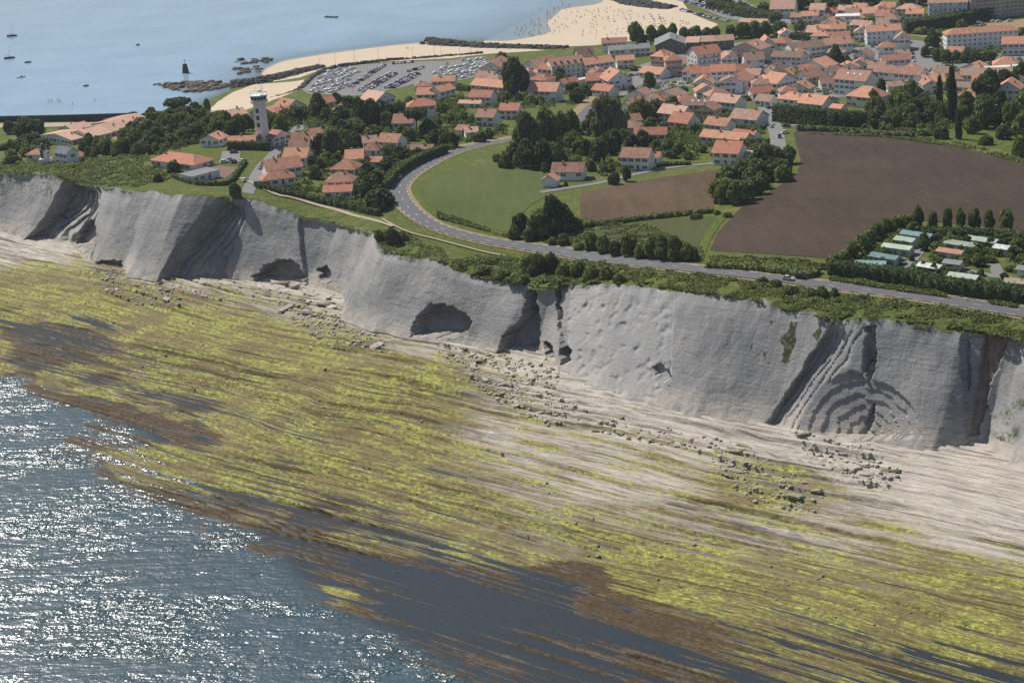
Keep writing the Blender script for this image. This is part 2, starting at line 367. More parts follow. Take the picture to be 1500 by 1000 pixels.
def mat_water(name, deep, rough=.07, glit=1.0, refl=1.0):
    k = Mat(name); t = k.t; n = k.n; v = k.coord(); out = n['Material Output']; n.remove(k.b)
    wave = k.attr('wave')
    a = k.noise(k.coord((.10, .26, .2)), 1, 2, .5, .4); b = k.noise(k.coord((.34, .62, 1)), 1, 2, .6, .6); c = k.noise(k.coord((1.1, 1.3, 1)), 1, 1, .5)
    h = k.math('ADD', k.math('MULTIPLY', a, 2.2), k.math('MULTIPLY', b, .95)); h = k.math('ADD', h, k.math('MULTIPLY', c, .30)); h = k.math('SUBTRACT', h, 1.72)
    gust = k.step(k.noise(k.coord((.022, .06, .05)), 1, 5, .65, .8), .41, .66); h = k.math('MULTIPLY', h, k.math('ADD', .28, k.math('MULTIPLY', gust, .95)))
    bp = k.node('ShaderNodeBump', i_Distance=1.0, i_Strength=1.0); t.links.new(k.math('MULTIPLY', h, k.math('MULTIPLY', wave, glit)), bp.inputs['Height'])
    dep = k.attr('depth'); op = k.math('SUBTRACT', 1.0, k.math('POWER', 2.718, k.math('MULTIPLY', dep, -1.5 if refl == 1 else -5.0)), clamp=True)
    op = k.math('MAXIMUM', op, .12 if refl == 1 else .72)
    dn = k.noise(v, .02, 4, .6)
    df = k.node('ShaderNodeBsdfDiffuse'); wc = k.mix(k.step(dn, .3, .7), tuple(x*.92 for x in deep), tuple(x*1.08 for x in deep))
    if refl < 1: wc = k.mix(k.step(wave, .12, .6), (.019,.024,.026), wc)
    k.set(df.inputs[0], wc)
    tr = k.node('ShaderNodeBsdfTransparent', i_0=(.80, .86, .86))
    m1 = k.node('ShaderNodeMixShader'); t.links.new(op, m1.inputs[0]); t.links.new(tr.outputs[0], m1.inputs[1]); t.links.new(df.outputs[0], m1.inputs[2])
    gl = k.node('ShaderNodeBsdfGlossy', i_Roughness=rough); t.links.new(bp.outputs[0], gl.inputs['Normal'])
    fr = k.node('ShaderNodeFresnel', i_IOR=1.33); t.links.new(bp.outputs[0], fr.inputs['Normal'])
    m2 = k.node('ShaderNodeMixShader'); t.links.new(k.math('MULTIPLY', fr.outputs[0], k.math('ADD', refl, k.math('MULTIPLY', wave, .11 if refl < 1 else 0))), m2.inputs[0]); t.links.new(m1.outputs[0], m2.inputs[1]); t.links.new(gl.outputs[0], m2.inputs[2])
    t.links.new(m2.outputs[0], out.inputs['Surface']); return k.m
M_SEA = mat_water('sea_water', (.010,.040,.048), .30, 1.0, .11); M_BAY = mat_water('bay_water', (.26,.37,.47), .1)

# --- land sheet
XX, YY = np.meshgrid(gx, gy, indexing='ij')
V = np.stack([XX, YY, GZ+ (fbm(XX*.06, YY*.06, 3)-.5)*.08], -1).reshape(-1, 3)
Q = gridq(len(gx), len(gy)); cen = V[Q].mean(1)
pp = proj(cen); t_, s_ = ts(cen[:, 0], cen[:, 1])
keep = (s_ > s_top(t_)+4) & (cen[:, 2] > -4.5) & (pp[:, 0] > -330) & (pp[:, 0] < 1830) & (pp[:, 1] > -170) & (cen[:, 1] > 500)
land = link('ground', npmesh('ground', V, Q[keep], M_GRASS, True)); tag(land, kind='structure')

def smooth_line(P_, n=4):
    """Catmull-Rom through points"""
    P_ = [np.asarray(p, float) for p in P_]; o = []
    for i in range(len(P_)-1):
        a, b, c, d = P_[max(i-1, 0)], P_[i], P_[i+1], P_[min(i+2, len(P_)-1)]
        for j in range(n):
            u = j/n; o.append(.5*((2*b)+(c-a)*u+(2*a-5*b+4*c-d)*u*u+(3*b-a-3*c+d)*u**3))
    o.append(P_[-1]); return o
from mathutils.geometry import delaunay_2d_cdt
def drape(name, poly, mat, off=.15, step=6.0, kind='structure', world=False):
    W_ = [np.asarray(p, float)[:2] for p in poly] if world else [P(*p)[:2] for p in poly]
    B_ = []
    for i in range(len(W_)):
        a, b = W_[i], W_[(i+1) % len(W_)]; n = max(1, int(np.linalg.norm(b-a)/step))
        for j in range(n): B_.append(a+(b-a)*j/n)
    x0, y0 = np.min(B_, 0); x1, y1 = np.max(B_, 0)
    GXx, GYy = np.meshgrid(np.arange(x0+step/2, x1, step), np.arange(y0+step/2, y1, step))
    ins = inpoly(GXx, GYy, [tuple(p) for p in W_])
    pt = [Vector((p[0], p[1])) for p in B_] + [Vector((a, b)) for a, b in zip(GXx[ins], GYy[ins])]
    ed = [(i, (i+1) % len(B_)) for i in range(len(B_))]
    vo, _, fo, _, _, _ = delaunay_2d_cdt(pt, ed, [list(range(len(B_)))], 1, 1e-4)
    Vv = np.array([(p.x, p.y) for p in vo]); zz = TZ(Vv[:, 0], Vv[:, 1]) + off
    me = bpy.data.meshes.new(name); me.from_pydata(np.column_stack([Vv, zz]).tolist(), [], [list(f) for f in fo]); me.materials.append(mat)
    me.polygons.foreach_set('use_smooth', [True]*len(me.polygons)); me.update()
    o = link(name, me); tag(o, kind=kind); return o
def ribbon(name, line, width, mat, off=.2, kind='structure', shift=0.0, parent=None, step=None):
    """strip of constant width draped along a world polyline (list of xy)"""
    L = [np.asarray(p, float)[:2] for p in line]; V_ = []; n = len(L)
    for i, p in enumerate(L):
        d = L[min(i+1, n-1)]-L[max(i-1, 0)]; d = d/np.linalg.norm(d); nn = np.array([-d[1], d[0]])
        for k in (-1, 0, 1):
            q = p+nn*(shift+k*width/2); V_.append((q[0], q[1], float(TZ(*q))+off))
    F_ = []
    for i in range(n-1):
        for k in (0, 1): a = i*3+k; F_.append((a, a+1, a+4, a+3))
    me = npmesh(name, V_, [f[::-1] for f in F_], mat, True)
    o = link(name, me, (), parent)
    if kind: tag(o, kind=kind)
    return o

# --- cliff
t0, t1, dt = -900.0, -130.0, .42
tv = np.arange(t0, t1, dt); NV = 112; vv = np.linspace(-.10, 1.0, NV)
TT, VVv = np.meshgrid(tv, vv, indexing='ij')
vp = np.clip(VVv, 0, 1); we = vp**14
sb = s_base(TT) + (fbm(TT*.12, TT*0, 21)-.5)*3*(1-vp)**10; st = s_top(TT) + (fbm(TT*.16, TT*0+3, 22, 3)-.5)*3.2*we; zt = z_top(TT) + (fbm(TT*.2, TT*0+9, 23, 3)-.5)*1.4*we
S0 = sb + (st-sb)*vp + np.minimum(VVv, 0)*45; Z0 = ZB + (zt-ZB)*vp**1.12 + np.minimum(VVv, 0)*30
X0, Y0 = xy(TT, S0); PX = proj(np.stack([X0, Y0, Z0], -1).reshape(-1, 3)).reshape(TT.shape+(2,))
def cl_tv(px, py):
    d = (PX[..., 0]-px)**2 + (PX[..., 1]-py)**2; i = np.unravel_index(np.argmin(d), d.shape); return TT[i], VVv[i]
wob = (fbm(TT*.25, VVv*9, 31)-.5)
rec = np.zeros_like(TT); rust = np.zeros_like(TT); pale = np.zeros_like(TT); veg = np.zeros_like(TT); rough = np.full(TT.shape, .55)
pxw = PX[..., 0] + (fbm(TT*.4, VVv*14, 33)-.5)*9; pyw = PX[..., 1] + (fbm(TT*.4, VVv*14, 34)-.5)*9
def edge(pl):
    q = np.array([cl_tv(*p)[::-1] for p in pl]); q = q[np.argsort(q[:, 0])]
    return np.interp(VVv, q[:, 0], q[:, 1])
def bay(left, right, D, n, taper=.75, rib=0.0, sway=.12):
    """hollow broken out of the slab; its floor steps up to the right in ribbed beds"""
    tl = edge(left)+wob*2.2; tr = edge(right)+wob*1.5; x = np.clip((TT-tl)/(tr-tl), 0, 1)
    y = x + sway*np.sin(VVv*5.2+1.0) + (fbm(TT*.12, VVv*3, 35, 3)-.5)*.22
    q = y*n; f = q-np.floor(q); tooth = np.where(f < .72, f/.72, 1-(f-.72)/.28)
    d = D*np.clip(1-np.floor(q)/n, .12, 1)*(1-x*.35) - rib*tooth
    fade = sstep(0, .05, x)*1.0; d = d*np.where(x < .06, 1, 1)
    return np.maximum(d, 0)*(1-taper*sstep(.84, 1.0, VVv)) * ((TT > tl) & (TT < tr))
rec = np.maximum(rec, bay([(33,352),(62,320),(92,262)], [(134,392),(135,335),(150,272)], 14, 6, .7, 3.0, .2))
rec = np.maximum(rec, bay([(228,416),(266,352),(318,289)], [(336,410),(345,360),(372,292)], 16, 5, .75, 2.4, .16))
rec = np.maximum(rec, bay([(1124,622),(1162,560),(1218,472)], [(1180,636),(1225,560),(1285,466)], 4.6, 5, .7, .8, .05))
# the folded beds: nested arches stepping inward round the gully foot
cx, cy = 1264.0, 640.0
dx = pxw-cx; dy = pyw-cy; rr = np.sqrt((dx/np.where(dx < 0, 97, 84))**2 + (dy/np.where(dx < 0, 97, 84))**2)
fold = np.where((rr < 1) & (dy < 2), (1.1+3.6*np.floor((1-rr)*5.5+wob*.7)/5.5), 0); rec = np.maximum(rec, np.where(fold > 0, fold, 0))
CAVES = [([(368,412),(384,394),(404,382),(426,380),(441,390),(448,420),(405,424)], 9), ([(604,492),(614,462),(634,446),(656,444),(676,456),(694,468),(686,490),(650,492)], 9),
 ([(727,518),(740,490),(764,468),(775,424),(783,424),(788,478),(786,520)], 10), ([(792,500),(806,508),(808,536),(796,538)], 6), ([(820,512),(836,514),(838,528),(820,536)], 7),
 ([(462,397),(474,392),(484,398),(480,416),(466,414)], 4), ([(138,386),(156,382),(178,384),(178,396),(140,396)], 4), ([(100,352),(112,335),(128,322),(137,330),(137,366),(100,364)], 9),
 ([(262,398),(285,370),(318,362),(332,376),(333,412),(262,412)], 6), ([(1256,640),(1264,612),(1276,592),(1277,618),(1262,643)], 6), ([(955,535),(966,532),(984,550),(982,566),(970,556)], 2.2),
 ([(812,424),(822,424),(824,480),(836,512),(826,520),(814,486)], 3)]
for pl, D in CAVES:
    mk = inpoly(pxw, pyw, pl); rec = np.where(mk, np.maximum(rec, D), rec)
gul = inpoly(pxw, pyw, [(1268,478),(1284,474),(1284,540),(1274,560),(1264,540)]); rec = np.where(gul, np.maximum(rec, 4), rec); veg = np.where(gul, .30+.45*fbm(TT*.4, VVv*20, 56), veg); rec = np.where(gul, rec-fbm(TT*.5, VVv*25, 57)*2.2, rec)
for pl in ([(1146,498),(1156,480),(1160,484),(1150,512)], [(1117,520),(1126,508),(1124,528)], [(1160,470),(1170,468),(1168,500),(1156,530),(1146,532)], [(1098,505),(1104,500),(1104,512),(1098,514)], [(1190,490),(1204,474),(1206,486),(1196,502)], [(1128,470),(1134,468),(1133,478)]): veg = np.where(inpoly(pxw, pyw, pl), .62, veg)
g2 = inpoly(pxw, pyw, [(1440,489),(1480,492),(1452,560),(1428,640),(1414,645),(1430,560)]); rust = np.where(g2, 1.0, rust); rec = np.where(g2, np.maximum(rec, 1.8), rec)
g3 = inpoly(pxw, pyw, [(1408,486),(1418,486),(1418,560),(1412,580)]); rec = np.where(g3, 1.5, rec)
# slab surface: the smooth dimpled face, thin sheets peeling off elsewhere
sheet = (fbm(TT*.02, VVv*1.3, 41, 3)-.5)*1.2 + (np.floor(fbm(TT*.06, VVv*3, 45, 5)*6)-3)*.13
sheet = sheet + (np.floor(fbm(TT*.03+VVv*2, VVv*9, 48, 4)*7)-3)*.05
smoothf = inpoly(PX[..., 0], PX[..., 1], [(838,418),(990,424),(985,545),(955,598),(825,548)])
dimp = fbm(TT*.30, VVv*13, 43, 2); dimp = -np.maximum(dimp-.56, 0)*2.6
sm = np.clip(smoothf.astype(float), 0, 1)
vd = np.where(smoothf, -dimp*.9, sheet)
rec2 = rec + vd*np.where(rec > .2, .5, 1)*np.clip((1-VVv)*6, .2, 1) + (fbm(TT*.5, VVv*16, 44, 3)-.5)*.22
pale = np.where(smoothf, .35+.3*fbm(TT*.1, VVv*4, 46), pale); rough = np.where(smoothf, .12, rough)
off_ = np.full(TT.shape, .9)
for pl_, val in (([(187,405),(193,280)], -.7), ([(447,417),(437,315)], 1.3), ([(503,445),(546,342)], -1.0), ([(783,515),(779,420)], 1.2), ([(817,543),(812,421)], -.5), ([(1418,645),(1412,487)], 1.3), ([(1447,640),(1443,488)], .2)):
    off_ = np.where(TT > edge(pl_)+wob*1.4, val, off_)
rec2 = rec2 + off_*np.clip((1-VVv)*12, 0, 1)
S1 = S0 + np.where(VVv < 0, rec2*.6, rec2); Z1 = Z0 + (fbm(TT*.2, VVv*7, 47)-.5)*.4
foot = np.clip(1.25-VVv*4.2, 0, 1)
veg = np.maximum(veg, np.clip((VVv-.90)*4+(fbm(TT*.1, VVv*3, 51)-.5)*1.2, 0, .55))
veg = np.where((PX[..., 0] < 75) & (VVv > .62), np.maximum(veg, .28+fbm(TT*.15, VVv*5, 52)*.35), veg)
veg = np.where(inpoly(PX[..., 0], PX[..., 1], [(1445,640),(1452,610),(1500,575),(1560,590),(1560,650),(1480,652)]), .30+.35*fbm(TT*.2, VVv*8, 55), veg)
X1, Y1 = xy(TT, S1)
cu = np.stack([TT.ravel(), (VVv*45).ravel()], -1)
V = np.stack([X1, Y1, Z1], -1).reshape(-1, 3)
Qc = gridq(len(tv), NV)[:, ::-1]; rc = rec.ravel()[Qc]; r2 = rec2.ravel()[Qc]; flat_ = (r2.max(1)-r2.min(1)) > .4
cliff_me = npmesh('cliff', V, Qc, M_CLIFF, True, dict(rust=rust, pale=pale, veg=veg, rough=rough, foot=foot), cu)
cliff_me.polygons.foreach_set('use_smooth', ~flat_); cliff_me.update()
cliff = link('cliff', cliff_me); tag(cliff, kind='structure')
S_EDGE = S1[:, -1]; Z_EDGE = Z1[:, -1]
# grassy lip from the broken edge back onto the land sheet
NL = 12; w = np.linspace(0, 1, NL)[None]*np.ones((len(tv), 1)); TL = tv[:, None]*np.ones((1, NL)); SL = S_EDGE[:, None]-.5 + w*13.5
XL, YL = xy(TL, SL); zl = TZ(XL, YL); k = sstep(0, .75, w)
ZL = (Z_EDGE[:, None]+.12)*(1-k) + (zl+.45 - .9*sstep(.8, 1, w))*k + (fbm(XL*.5, YL*.5, 53)-.5)*.7*np.sin(w*math.pi) - np.where(w == 0, .9, 0)
lip = link('clifftop_grass', npmesh('clifftop_grass', np.stack([XL, YL, ZL], -1).reshape(-1, 3), gridq(len(tv), NL)[:, ::-1], M_GRASS, True)); tag(lip, kind='structure')

# --- wave-cut platform of tilted beds
PL = [(0,395,2.2),(0,440,1.1),(60,480,-.2),(130,490,-.1),(0,505,.35),(0,520,.25),(40,533,-.12),(140,560,-.12),(220,585,-.05),(0,546,.55),(55,560,.5),(110,575,.5),(165,588,.45),(215,598,.5),(255,612,.3),(0,565,-1.6),(100,610,-1.6),(200,630,-.8),
 (270,600,-.1),(200,500,.6),(200,560,.35),(300,560,.7),(350,620,.5),(380,600,.35),(300,640,-.05),(330,665,.35),(100,645,.2),(140,655,.25),(180,668,.3),(250,690,.35),(210,690,.05),(170,705,.05),(205,715,.0),(280,730,.05),(110,660,-.3),(150,700,-.12),(250,720,.05),
 (330,715,.3),(420,740,.32),(520,780,.3),(600,800,.35),(680,825,.25),(740,840,.2),(860,880,.25),(950,905,.3),(1010,928,.25),(1100,948,.12),(1200,970,.1),(1300,996,.1),
 (350,740,-.1),(450,775,-.15),(300,770,-.05),(400,800,-.02),(560,830,-.35),(650,850,-1),(800,890,-1),(700,900,-1.1),(900,935,-.8),(980,955,-.12),(600,890,-.6),(500,830,-.3),(480,800,-.05),
 (500,875,.3),(540,895,.25),(460,852,.1),(480,865,.25),(560,918,.1),(640,945,.1),(590,935,-.1),(720,960,.05),(800,975,.1),(900,985,.12),(1000,990,.12),(1100,1000,-.02),(560,950,-.15),(640,985,.0),(700,995,0),
 (380,900,-1.6),(200,800,-2.5),(100,750,-2.5),(0,700,-3),(0,1000,-4),(300,1000,-3.5),(500,980,-2.2),(500,500,1.7),(400,480,1.9),(700,560,2.0),(600,620,1.1),(500,640,.7),(440,660,.55),(500,700,.5),
 (600,720,.65),(700,760,.6),(800,800,.6),(900,840,.55),(800,700,1.3),(900,640,2.0),(1000,700,1.7),(1100,760,1.5),(1200,700,2.1),(1300,740,2.2),(1400,720,2.6),(1300,840,1.2),(1450,800,1.9),
 (1000,840,.6),(1100,880,.4),(1200,920,.25),(1350,960,.15),(1500,930,.5),(1500,990,.1),(1480,870,1.2),(640,700,.38),(480,740,.0),(560,770,.05),(620,790,.12),(740,800,.25),(800,825,.12),(860,840,.15),
 (820,625,1.2),(1100,685,1.6),(1700,980,.3),(1650,850,2),(1300,1080,-.6),(1000,1060,-.7),(600,1060,-3),(-150,520,.3),(-150,545,-1.2),(-150,440,1.2),(-250,600,-3),(-200,1000,-5)]
PL += [(x, y, 3.3) for x, y in BASE_PX]
_pp = [U(x, y, max(z, 0)) for x, y, z in PL]; _pr = RBF([(p[0], p[1]) for p in _pp], [q[2] for q in PL])
tg = np.arange(-905, -120, .8); sg = np.arange(225, 575, .38)
# coarse evaluation of the smooth height, then bilinear up
ct = np.arange(-910, -110, 4.0); cs = np.arange(220, 584, 4.0); CT, CS = np.meshgrid(ct, cs, indexing='ij'); CZ = _pr(*xy(CT, CS))
def plat0(t, s):
    u = np.clip((t-ct[0])/4, 0, len(ct)-1.001); v = np.clip((s-cs[0])/4, 0, len(cs)-1.001); i = u.astype(int); j = v.astype(int); fu = u-i; fv = v-j
    return (CZ[i, j]*(1-fu)+CZ[i+1, j]*fu)*(1-fv)+(CZ[i, j+1]*(1-fu)+CZ[i+1, j+1]*fu)*fv
TP, SP = np.meshgrid(tg, sg, indexing='ij')
_xy = xy(TP, SP); base = plat0(TP, SP)
ppx = proj(np.stack([_xy[0], _xy[1], base*0], -1).reshape(-1, 3)).reshape(TP.shape+(2,))
swirl = np.exp(-(((ppx[..., 0]-430)/150)**2+((ppx[..., 1]-600)/55)**2))
sw = SP + (fbm(TP*.009, SP*.012, 61, 2)-.5)*12 + swirl*(fbm(TP*.03, SP*.04, 62, 2)-.5)*17
def beds(s, t, lam, seed, lt):                    # stepped, slightly tilted ledges; each bed has its own height
    q = s/lam + (vnoise(t/lt, s/(lam*6), seed)-.5)*1.6; i = np.floor(q); f = q-i
    def hb(i):
        h2 = _hash(i, i*0+3, seed+2); return _hash(i, np.floor(t/lt*.7+_hash(i, i*0, seed+5)*9), seed+1)*.4+h2*.6, np.where(h2 > .35, 1, .35)
    a0, k0 = hb(i); a1, k1 = hb(i+1); w = np.clip((f-.80)/.20, 0, 1)
    return (a0*(1-w)+a1*w-.5)*.9 + np.where(f < .80, (.5-f/.80)*k0, -.5*k0*(1-w)+.5*k1*w)*.85
ridge = beds(sw, TP, 6.5, 71, 110)*.70 + beds(sw, TP, 2.6, 72, 60)*.66 + beds(sw, TP, 1.3, 73, 34)*.34
brk = fbm(TP*.10+SP*.06, SP*.16, 74, 4)            # joints and broken ground
ridge = ridge*(.55+.9*sstep(.3, .7, fbm(TP*.02, SP*.05, 75, 3))) + (brk-.5)*.55
amp = np.where(base > 1.6, 1.0, .9)*sstep(-2.2, -.4, base)
hz = base + ridge*amp*np.where(base > .5, 1.75, 1.5)
hz = np.where(SP > s_base(TP)+6, base+.2, hz)
gpt = [(0,420,.5),(200,470,.55),(300,420,.05),(420,480,.35),(500,450,-.1),(400,560,.75),(560,590,.7),(640,540,.25),(300,600,.6),(480,640,.75),(600,660,.45),(450,700,.6),(700,640,.1),(800,600,.0),
 (700,720,.28),(800,700,.12),(900,720,.08),(1000,700,.04),(900,800,.3),(1000,850,.5),(1100,800,.2),(1200,760,.08),(1100,690,.22),(1180,715,.3),(1240,735,.25),(1020,668,.15),(960,655,.12),(1300,780,.2),(1400,840,.35),(1490,900,.6),(1300,900,.45),(1450,760,-.35),
 (1300,700,-.35),(1100,640,-.45),(900,600,-.4),(800,650,.1),(700,560,.25),(600,520,.15),(1450,690,-.6),(1200,900,.45),(1100,930,.55),(1300,990,.5),(0,370,-.25),(150,400,.25),(1030,620,-.5),(850,620,.15),(1250,800,.12),(1000,960,.3)]
_gp = [U(x, y, 1) for x, y, _ in gpt]; _gr = RBF([(p[0], p[1]) for p in _gp], [g for *_, g in gpt])
grn = _gr(*xy(CT, CS)); CZ_keep = CZ; CZ = grn; green = np.clip(plat0(TP, SP), -.7, .8); CZ = CZ_keep
dist = np.clip(base, -3, 4)
fz = fbm(TP*.02, SP*.05, 76, 4)
brown = sstep(.66, .16, base + hz*.20 + (fz-.5)*.7)*.95 - .14
brown = np.where(ppx[..., 0] > 900, brown-.30*sstep(900, 1250, ppx[..., 0]), brown)
wet = sstep(.14, -.02, hz)
V = np.stack([_xy[0], _xy[1], hz], -1).reshape(-1, 3); Q = gridq(len(tg), len(sg))
cq = V[Q[:, 0]]; cp = proj(cq)
keep = (cq[:, 2] > -1.7) & (cp[:, 0] > -160) & (cp[:, 0] < 1660) & (cp[:, 1] < 1110) & (SP.ravel()[Q[:, 0]] < (s_base(TP)+14).ravel()[Q[:, 0]])
Q = Q[keep]; us = np.unique(Q); rm = np.full(len(V), -1, np.int32); rm[us] = np.arange(len(us))
f_ = lambda a: a.ravel()[us]
plat = link('rock_platform', npmesh('rock_platform', V[us], rm[Q][:, ::-1], M_PLAT, False, dict(green=f_(green), brown=f_(brown), wet=f_(wet)), np.stack([f_(TP), f_(sw)], -1))); tag(plat, kind='structure')
def plat_z(px, py):                                # height of the platform under a pixel
    z = 1.0
    for _ in range(8):
        p = U(px, py, z); t, s = ts(p[0], p[1])
        i = int(np.clip((t-tg[0])/.8, 0, len(tg)-1)); j = int(np.clip((s-sg[0])/.38, 0, len(sg)-1)); z = .5*z+.5*max(hz[i, j], 0)
    return U(px, py, z)

# --- water: open sea with its pools, and the bay
a = np.concatenate([np.arange(-1400, -920, 60), np.arange(-920, -100, 3.0), np.arange(-100, 400, 50)]); b = np.concatenate([np.arange(0, 200, 50), np.arange(200, 563, 3.0)])
A_, B_ = np.meshgrid(a, b, indexing='ij'); wx, wy = xy(A_, B_)
h0 = plat0(A_, B_); h0 = np.where((A_ < -915) | (A_ > -115) | (B_ < 222), -5, h0)
dep = np.clip(-h0+.18, .05, 6); wp = proj(np.stack([wx, wy, wx*0], -1).reshape(-1, 3)).reshape(A_.shape+(2,))
line = np.interp(wp[..., 0], [-100, 0, 120, 220, 300, 380, 440, 540, 640, 800], [525, 548, 590, 650, 735, 800, 852, 925, 985, 1060])
wave = .10 + .90*sstep(-30, 22, wp[..., 1]-line+(fbm(wx*.05, wy*.05, 81)-.5)*40); wave = np.where(wy < 300, 1, wave)
sea = link('sea', npmesh('sea', np.stack([wx, wy, wx*0], -1).reshape(-1, 3), gridq(len(a), len(b))[:, ::-1], M_SEA, True, dict(depth=dep, wave=wave))); tag(sea, kind='structure')
ax = np.concatenate([np.arange(-1540, -640, 100), np.arange(-640, 560, 8.0), np.arange(560, 1500, 100)]); ay = np.concatenate([np.arange(880, 2300, 8.0), np.arange(2300, 3500, 100)])
A_, B_ = np.meshgrid(ax, ay, indexing='ij'); tz = np.where((A_ < GX0) | (A_ > GX1) | (B_ > GY1), -5, TZ(A_, B_)); tz = np.where(B_ > 2000, -5, tz)
dep = np.clip(-tz, 0.02, 6)
Q = gridq(len(ax), len(ay)); cz = np.stack([A_, B_, tz], -1).reshape(-1, 3)[Q]; t_, s_ = ts(cz[..., 0].mean(1), cz[..., 1].mean(1))
keep = (cz[..., 2].min(1) < 1.0) & (s_ > 574)
wavb = .018 + .05*fbm(A_*.006, B_*.012, 83)
bay_w = link('bay', npmesh('bay', np.stack([A_, B_, A_*0], -1).reshape(-1, 3), Q[keep], M_BAY, True, dict(depth=dep, wave=wavb))); tag(bay_w, kind='structure')
# ------------------------------------------------------------------ fields, beaches, roads
def L2(px): return [P(*p)[:2] for p in px]
drape('green_field', [(613,282),(622,264),(660,249),(720,239),(765,236),(790,243),(797,262),(800,288),(778,300),(756,322),(750,343),(700,331),(650,314),(622,297)], M_CROP)
drape('dry_brown_field', [(850,283),(960,262),(1062,247),(1062,262),(1045,290),(1046,306),(960,318),(880,326),(850,318)], M_SOIL2)
drape('thin_crop_field', [(836,346),(880,333),(960,322),(1052,318),(1040,345),(1022,366),(940,356),(880,354)], M_CROP2)
drape('ploughed_field', [(1162,194),(1205,190),(1290,197),(1370,207),(1430,222),(1500,243),(1640,290),(1640,352),(1500,338),(1420,330),(1330,322),(1290,342),(1215,379),(1130,373),(1065,369),(1040,367),(1052,340),(1085,305),(1130,280),(1168,255),(1173,235)], M_SOIL)
drape('paddock', [(1372,178),(1430,190),(1500,196),(1640,205),(1640,270),(1500,228),(1450,214),(1400,203),(1385,192)], M_LAWN, .12)
drape('tower_lawn', [(240,218),(285,217),(330,221),(356,224),(350,245),(330,262),(300,256),(262,250),(236,236)], M_LAWN, .12)
drape('gravel_yard', [(288,240),(350,246),(330,262),(300,262),(282,252)], M_GRAVELRED, .2)
drape('parking_pad', [(326,222),(352,222),(352,238),(322,238)], M_STREET, .22)
drape('garden_lawn', [(1020,222),(1047,219),(1048,238),(1012,240),(985,242),(980,232)], M_LAWN, .13)
drape('garden_lawn', [(442,262),(456,262),(450,282),(432,280)], M_LAWN, .13)
drape('garden_lawn', [(583,138),(612,138),(612,148),(590,150)], M_LAWN, .13)
drape('dry_meadow', [(152,196),(182,190),(214,188),(212,197),(180,204),(160,206)], M_DRY, .15)
drape('car_park', [(440,129),(476,103),(530,95),(600,91),(660,89),(706,83),(726,96),(700,112),(680,117),(640,124),(606,124),(578,131),(520,141),(452,138)], M_STREET, .15)
drape('beach', [(376,104),(420,86),(483,75),(537,69),(630,60),(700,67),(800,74),(720,79),(660,86),(600,89),(530,93),(476,101),(440,114),(400,120)], M_SAND, .12, 5)
drape('cove_beach', [(288,166),(318,150),(340,136),(372,124),(446,117),(440,131),(400,147),(370,158),(345,168),(310,170)], M_SAND, .12, 5)
drape('main_beach', [(690,68),(735,48),(790,18),(815,-4),(840,-14),(985,-14),(1012,20),(1052,36),(1034,50),(1000,56),(960,62),(930,60),(870,67),(800,70)], M_SAND, .12, 5)
drape('quay_road', [(-120,184),(0,182),(100,180),(186,179),(186,183),(100,186),(0,188),(-120,191)], M_EARTH, .3)
drape('town_ground', [(880,142),(905,122),(930,98),(1000,76),(1090,62),(1150,56),(1260,66),(1330,58),(1500,76),(1640,80),(1640,140),(1500,128),(1400,130),(1350,132),(1290,126),(1240,142),(1150,148),(1085,150),(1060,132),(1000,126),(940,138)], M_STREET, .12)
drape('shore_parking', [(960,-6),(1010,6),(1060,26),(1110,36),(1150,44),(1140,30),(1060,4),(1030,-8)], M_STREET, .14)
drape('river_bank', [(1330,52),(1420,40),(1500,24),(1640,8),(1640,24),(1500,40),(1400,60)], M_DRY, .14)

ROAD_PX = [(1760,508),(1640,480),(1500,457),(1434,447.5),(1327,432),(1207,417.6),(1100,404),(994,391.6),(914,382),(833,370.5),(767,361),(720,354),(684,346),(655,338),(630,328),(604,310),(589,291.5),(585,275.5),(598,259),(622,243.5),(657,226),(697,214),(724,209),(762,203),(800,195),(831,184),(857,168),(873,153),(887,142),(905,134),(953,124),(994,116),(1040,110)]
RL = smooth_line(L2(ROAD_PX), 10)
ribbon('road_verge', RL, 10.6, M_DRY, .17); road = ribbon('coast_road', RL, 7.6, M_ASPH, .26)
ribbon('road_verge', RL[185:300], 4.5, M_DRY, .19, shift=7.0)
def walk(L, step, start=0.0):
    """points and directions every step metres along a polyline"""
    out = []; acc = -start
    for a, b in zip(L[:-1], L[1:]):
        d = np.linalg.norm(b-a)
        while acc <= d:
            if acc >= 0: out.append((a+(b-a)*acc/d, (b-a)/d))
            acc += step
        acc -= d
    return out
def on_view(p, m=60):
    q = proj([[p[0], p[1], float(TZ(p[0], p[1]))]])[0]; return -m < q[0] < 1500+m and q[1] > -20
dash = npmesh('road_marking', [(-.5, -.5, 0), (.5, -.5, 0), (.5, .5, 0), (-.5, .5, 0)], [(0, 1, 2, 3)], M_PAINT)
def put_dash(c, d, ln, wd, parent, off=.31):
    a = c-d*ln/2; b = c+d*ln/2; za, zb = float(TZ(*a)), float(TZ(*b))
    o = link('road_marking', dash, (), parent); o.location = (c[0], c[1], (za+zb)/2+off)
    o.rotation_euler = (0, -math.atan2(zb-za, ln), math.atan2(d[1], d[0])); o.scale = (ln, wd, 1)
for sh, stp, ln, wd in ((3.45, 6.5, 3.0, .22), (-3.45, 6.5, 3.0, .22), (0, 13.0, 3.0, .18)):
    for c, d in walk(RL, stp):
        n = np.array([-d[1], d[0]]); c = c+n*sh
        if on_view(c, 30) and proj([[c[0], c[1], 30]])[0][1] > 190: put_dash(c, d, ln, wd, road)
LANES = [RL]
def lane(name, px, w, mat=M_STREET, off=.2):
    L = smooth_line(L2(px), 6); LANES.append(L); return ribbon(name, L, w, mat, off)
